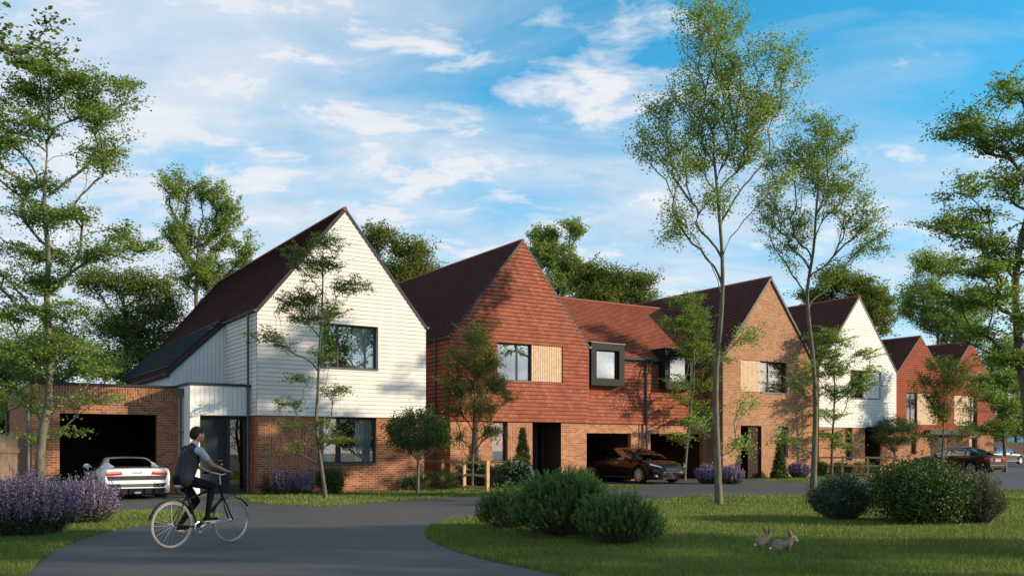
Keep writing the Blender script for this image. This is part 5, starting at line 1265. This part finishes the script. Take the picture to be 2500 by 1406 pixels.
for s_ in (1, -1): MB().tube([(.74, s_*.305, 1.08), (.83, s_*.228, 1.08)], .017, 8).build('grip', M['black'], hb)
MB().lathe([(.001, -.13), (.07, -.11), (.085, -.05), (.05, .03), (.022, .12), (.001, .15)], Matrix.Translation((.20, 0, .905)) @ Matrix.Diagonal((1, 1, .38, 1)), 16).build('saddle', M['shirt'], bk, smooth=60)
f = MB(); f.lathe([(.075, -.004), (.09, 0), (.075, .004)], Matrix.Translation((BB[0], -.05, BB[2])) @ Matrix.Rotation(PI/2, 4, 'Z'), 20)
ca = math.radians(22); PR = (BB[0]+.17*math.cos(ca), -.12, BB[2]+.17*math.sin(ca)); PL = (BB[0]-.17*math.cos(ca), .12, BB[2]-.17*math.sin(ca))
f.tube([(BB[0], -.08, BB[2]), (PR[0], -.08, PR[2])], .011); f.tube([(BB[0], .08, BB[2]), (PL[0], .08, PL[2])], .011)
cr = f.build('crankset', M['steel'], bk)
for p in (PR, PL): MB().box(p[0]-.045, p[0]+.045, p[1]-.04, p[1]+.04, p[2]-.012, p[2]+.012).build('pedal', M['timber_pale'], cr)
MB().box(-.12, .18, -.06, .06, .735, .75).build('luggage_rack', M['black'], bk)
# rider
pe = empty('person', (ra[0], ra[1], .004), yaw, 'man in dark waistcoat, pale short sleeves and black trousers riding the bicycle to the right', 'person')
hipz = .985
def limb(side):
    s_ = side
    return [('c', (.36, s_*.175, 1.435), (.52, s_*.23, 1.215), .047, .037), ('c', (.52, s_*.23, 1.215), (.745, s_*.255, 1.125), .036, .024),
            ('e', (.785, s_*.258, 1.108), (.045, .036, .020), .35)]+[
            ('c', (.81, s_*(.258+.022*(k-1.5)), 1.115), (.838, s_*(.258+.022*(k-1.5)), 1.093), .0095, .009) for k in range(4)]+[
            ('c', (.838, s_*(.258+.022*(k-1.5)), 1.093), (.823+.004*k, s_*(.258+.022*(k-1.5)), 1.062), .009, .0075) for k in range(4)]+[
            ('c', (.765, s_*.225, 1.105), (.80, s_*.212, 1.075), .011, .009)]
body = [('c', (.22, 0, 1.06), (.335, 0, 1.40), .13, .12), ('c', (.35, 0, 1.44), (.405, 0, 1.555), .055, .05),
        ('e', (.44, 0, 1.665), (.098, .077, .112), .12), ('e', (.475, 0, 1.615), (.07, .055, .062), .2), ('c', (.535, 0, 1.665), (.553, 0, 1.635), .011, .016),
        ('e', (.50, 0, 1.575), (.03, .028, .022)), ('e', (.43, .078, 1.655), (.02, .010, .032)), ('e', (.43, -.078, 1.655), (.02, .010, .032)), ('c', (.532, -.018, 1.600), (.532, .018, 1.600), .010, .010)]
body += limb(1)+limb(-1)
blob(body, 'body', 'skin', pe, .0065, 3)
hair = [('e', (.425, 0, 1.695), (.105, .084, .098), .1), ('e', (.375, 0, 1.66), (.062, .076, .075))]
blob(hair, 'hair', 'hair', pe, .010, 3)
for s_ in (1, -1): blob([('e', (.527, s_*.034, 1.672), (.009, .012, .008))], 'eye', 'eye', pe, .004, 1)
blob([('c', (.205, 0, 1.03), (.30, 0, 1.30), .143, .158), ('e', (.325, 0, 1.37), (.115, .178, .105), .3), ('c', (.30, -.09, 1.43), (.30, .09, 1.43), .075, .075), ('c', (.335, 0, 1.45), (.36, 0, 1.485), .085, .07), ('c', (.19, -.06, 1.0), (.19, .06, 1.0), .125, .125)], 'waistcoat', 'vest', pe, .012, 5)
for s_ in (1, -1): blob([('e', (.34, s_*.165, 1.425), (.070, .055, .066)), ('c', (.35, s_*.185, 1.42), (.445, s_*.212, 1.31), .064, .052)], 'shirt_sleeve', 'shirt', pe, .010, 4)
blob([('c', (.365, 0, 1.475), (.385, 0, 1.525), .068, .060)], 'collar', 'shirt', pe, .010, 2)
leg = [('e', (.20, 0, 1.0), (.15, .165, .125))]
ar, al = (PR[0]-.07, -.115, PR[2]+.105), (PL[0]-.06, .115, PL[2]+.115); kr, kl = (.60, -.125, .895), (.50, .12, .665)
for s_, kn, an in ((-1, kr, ar), (1, kl, al)): leg += [('c', (.21, s_*.085, .985), kn, .092, .062), ('c', kn, an, .060, .038)]
blob(leg, 'trousers', 'trousers', pe, .011, 5)
for an, p in ((ar, PR), (al, PL)):
    sh = blob([('c', (an[0]-.02, an[1], p[2]+.045), (an[0]+.16, an[1], p[2]+.04), .038, .030), ('c', an, (an[0], an[1], p[2]+.05), .036, .036)], 'shoe', 'trousers', pe, .009, 3)
    MB().box(an[0]-.06, an[0]+.19, an[1]-.042, an[1]+.042, p[2]+.012, p[2]+.03).build('sole', M['shoe'], sh)

# rabbits
def fur_mat():
    m, nt, b = nmat('rabbit_fur'); L = nt.links.new; g = N(nt, 'ShaderNodeTexCoord').outputs['Object']
    s_ = N(nt, 'ShaderNodeSeparateXYZ'); L(g, s_.inputs[0])
    f = ramp(nt, noise(nt, g, 90, 4, .7), [(.35, (.12, .09, .06)), (.65, (.30, .235, .165))])
    ma = N(nt, 'ShaderNodeMath', operation='MULTIPLY_ADD'); L(s_.outputs[0], ma.inputs[0]); ma.inputs[1].default_value = 7; ma.inputs[2].default_value = .18
    c = mixc(nt, ramp(nt, ma.outputs[0], [(.55, (0, 0, 0)), (.80, (1, 1, 1))]), f, ramp(nt, noise(nt, g, 60, 3), [(.3, (.42, .27, .16)), (.7, (.60, .43, .28))]))
    L(c, b.inputs['Base Color']); b.inputs['Roughness'].default_value = .95
    bp = N(nt, 'ShaderNodeBump'); bp.inputs['Strength'].default_value = .7; bp.inputs['Distance'].default_value = .004; L(noise(nt, g, 180, 3), bp.inputs['Height']); L(bp.outputs[0], b.inputs['Normal']); return m
M['rabbit'] = fur_mat()
def rabbit(label, px, py, yaw, earsplay, sc=1.0, turn=0):
    x, y = G(px, py); e = empty('rabbit', (x, y, 0), yaw, label, 'rabbit'); e.scale = (sc, sc, sc)
    blob([('e', (-.07, 0, .09), (.085, .068, .086), .35), ('e', (-.085, .04, .065), (.062, .034, .058), .2), ('e', (-.085, -.04, .065), (.062, .034, .058), .2), ('c', (-.03, 0, .10), (.045, 0, .118), .062, .048),
          ('c', (.045, 0, .12), (.085, 0, .165), .042, .030), ('e', (.10, 0, .185), (.048, .036, .040), .45), ('e', (.137, 0, .163), (.030, .024, .023), .5), ('e', (.153, 0, .154), (.013, .012, .011)),
          ('c', (.05, .026, .09), (.062, .026, .018), .020, .011), ('c', (.05, -.026, .09), (.062, -.026, .018), .020, .011), ('e', (.075, .026, .012), (.022, .011, .009)), ('e', (.075, -.026, .012), (.022, .011, .009)),
          ('e', (-.035, .05, .014), (.045, .015, .012)), ('e', (-.035, -.05, .014), (.045, .015, .012))], 'body', 'rabbit', e, .0055, 3)
    for s_ in (1, -1):
        er = blob([('c', (.085, s_*.016, .195), (.060, s_*(.028+earsplay*.6), .245), .013, .024), ('c', (.060, s_*(.028+earsplay*.6), .250), (.040, s_*(.034+earsplay), .305), .024, .012)], 'ear', 'rabbit', e, .005, 2)
        blob([('c', (.074, s_*(.030+earsplay*.4)+0, .222), (.054, s_*(.040+earsplay), .272), .009, .009)], 'inner_ear', 'ear_pink', er, .005, 2)
        blob([('e', (.112, s_*.034, .192), (.009, .006, .009))], 'eye', 'eye', e, .003, 1)
    blob([('e', (.164, 0, .158), (.007, .007, .006))], 'nose', 'eye', e, .003, 1)
    blob([('e', (-.165, 0, .055), (.022, .020, .020))], 'tail', 'fur_white', e, .006, 2)
    for s_ in (1, -1): blob([('e', (.088, s_*.026, .010), (.011, .010, .007))], 'paw', 'fur_white', e, .005, 1)
rabbit('sitting rabbit with white tail showing, left one of the pair on the lawn', 1865, 1338, .55, .018, 1.06)
rabbit('sitting rabbit with pale face in profile, right one of the pair on the lawn', 1916, 1350, -.22, .006, 1.14)
# bird
bx, by, bz = W(195, 100, 90); be = empty('bird', (bx, by, bz), .6, 'tiny dark bird high in the sky at upper left', 'bird')
blob([('c', (-.12, 0, 0), (.1, 0, 0), .03, .045), ('e', (.16, 0, .02), (.04, .03, .03))], 'body', 'black', be, .02, 1)
for s_ in (1, -1):
    m = MB(); m.prism([(.08, s_*.03, 0), (.02, s_*.25, .08), (-.06, s_*.42, .04), (-.03, s_*.2, .05), (-.08, s_*.03, 0)], (0, 0, .012)); m.build('wing', M['black'], be)

# ================================================================ SKY, SUN, CAMERA
SUN = Vector((2.11, -.366, .64)).normalized()
el = math.asin(SUN.z); az = math.atan2(SUN.x, SUN.y)
wd = bpy.data.worlds.new('World'); bpy.context.scene.world = wd; wd.use_nodes = True; nt = wd.node_tree; L = nt.links.new
bgn = nt.nodes['Background']; sk = N(nt, 'ShaderNodeTexSky'); sk.sky_type = 'NISHITA'; sk.sun_disc = False
sk.sun_elevation = el; sk.sun_rotation = az; sk.altitude = 200; sk.air_density = 1.0; sk.dust_density = .6; sk.ozone_density = 3.5
tc = N(nt, 'ShaderNodeTexCoord').outputs['Generated']
sp = N(nt, 'ShaderNodeSeparateXYZ'); L(tc, sp.inputs[0])
def mth(op, a, b=None, clamp=False):
    n = N(nt, 'ShaderNodeMath', operation=op, use_clamp=clamp)
    for i, v in enumerate((a, b)):
        if v is None: continue
        if isinstance(v, (int, float)): n.inputs[i].default_value = v
        else: L(v, n.inputs[i])
    return n.outputs[0]
zz = mth('ADD', mth('MAXIMUM', sp.outputs[2], 0), .22)
cmb = N(nt, 'ShaderNodeCombineXYZ'); L(mth('DIVIDE', sp.outputs[0], zz), cmb.inputs[0]); L(mth('DIVIDE', sp.outputs[1], zz), cmb.inputs[1])
mp = N(nt, 'ShaderNodeMapping'); mp.inputs['Rotation'].default_value = (0, 0, .5); mp.inputs['Scale'].default_value = (1.0, 1.9, 1); mp.inputs['Location'].default_value = (3.1, .6, 0)
L(cmb.outputs[0], mp.inputs[0])
wisp = noise(nt, mp.outputs[0], 1.15, 9, .58, dist=.7)
mp2 = N(nt, 'ShaderNodeMapping'); mp2.inputs['Scale'].default_value = (1.5, 2.2, 1); mp2.inputs['Location'].default_value = (7.4, 2.3, 0); L(cmb.outputs[0], mp2.inputs[0])
puff = noise(nt, mp2.outputs[0], 3.2, 8, .6, dist=.3)
big = noise(nt, cmb.outputs[0], .55, 3)
hz = ramp(nt, sp.outputs[2], [(.0, (.85, .85, .85)), (.16, (.55, .55, .55)), (.34, (.15, .15, .15)), (.5, (0, 0, 0))])
side = ramp(nt, mth('ADD', mth('MULTIPLY', sp.outputs[0], -.5), .5), [(.30, (0, 0, 0)), (.62, (1, 1, 1))])
def sv(c):
    n = N(nt, 'ShaderNodeSeparateColor'); L(c, n.inputs[0]); return n.outputs[0]
cov = mth('ADD', mth('MULTIPLY', sv(side), .20), mth('MULTIPLY', mth('SUBTRACT', big, .5), .5))
w1 = sv(ramp(nt, mth('ADD', wisp, cov), [(.43, (0, 0, 0)), (.80, (.8, .8, .8))]))
w2 = sv(ramp(nt, mth('ADD', puff, mth('MULTIPLY', cov, 1.1)), [(.59, (0, 0, 0)), (.77, (1, 1, 1))]))
msk = mth('ADD', mth('MAXIMUM', w1, mth('MULTIPLY', w2, .9)), sv(hz), True)
hs = N(nt, 'ShaderNodeHueSaturation'); hs.inputs['Saturation'].default_value = 1.6; hs.inputs['Value'].default_value = 1.8; hs.inputs['Hue'].default_value = .475; L(sk.outputs[0], hs.inputs['Color'])
cloud = ramp(nt, puff, [(.35, (4.4, 5.1, 6.0)), (.7, (6.6, 6.5, 6.6))])
fin = mixc(nt, mth('MULTIPLY', msk, .92), hs.outputs[0], cloud)
L(fin, bgn.inputs[0]); bgn.inputs[1].default_value = .105
sl_ = bpy.data.lights.new('sun', 'SUN'); sl_.energy = 5.0; sl_.angle = math.radians(.6); sl_.color = (1, .83, .62)
so = bpy.data.objects.new('sun', sl_); C.objects.link(so); so.rotation_euler = (-SUN).to_track_quat('-Z', 'Y').to_euler(); so.location = (40, -10, 30)
cam = bpy.data.cameras.new('camera'); co = bpy.data.objects.new('camera', cam); C.objects.link(co)
co.location = (0, 0, EYE); co.rotation_euler = (PI/2, 0, 0); cam.sensor_width = 36; cam.lens = FOC/2500*36; cam.shift_y = (YH-703)/2500
cam.clip_start = .1; cam.clip_end = 8000
sc = bpy.context.scene; sc.camera = co
sc.view_settings.view_transform = 'Standard'; sc.view_settings.look = 'None'; sc.view_settings.exposure = .45; sc.view_settings.gamma = 1
sc.cycles.max_bounces = 7; sc.cycles.transparent_max_bounces = 12; sc.cycles.use_denoising = True
# far hills
hm = MB(); xs = np.linspace(-2300, 2300, 90)
rr_ = np.random.default_rng(9); hts = 55+22*np.sin(xs*.0021+1)+14*np.sin(xs*.006)+rr_.normal(0, 1.5, 90)
for i in range(89):
    for (ya, fa), (yb, fb) in (((2000, 0), (2250, .6)), ((2250, .6), (2600, 1))):
        hm.face([(xs[i], ya, hts[i]*fa), (xs[i+1], ya, hts[i+1]*fa), (xs[i+1], yb, hts[i+1]*fb), (xs[i], yb, hts[i]*fb)])
o = hm.build('hills', M['hill'], None, smooth=60); tag(o, kind='structure')
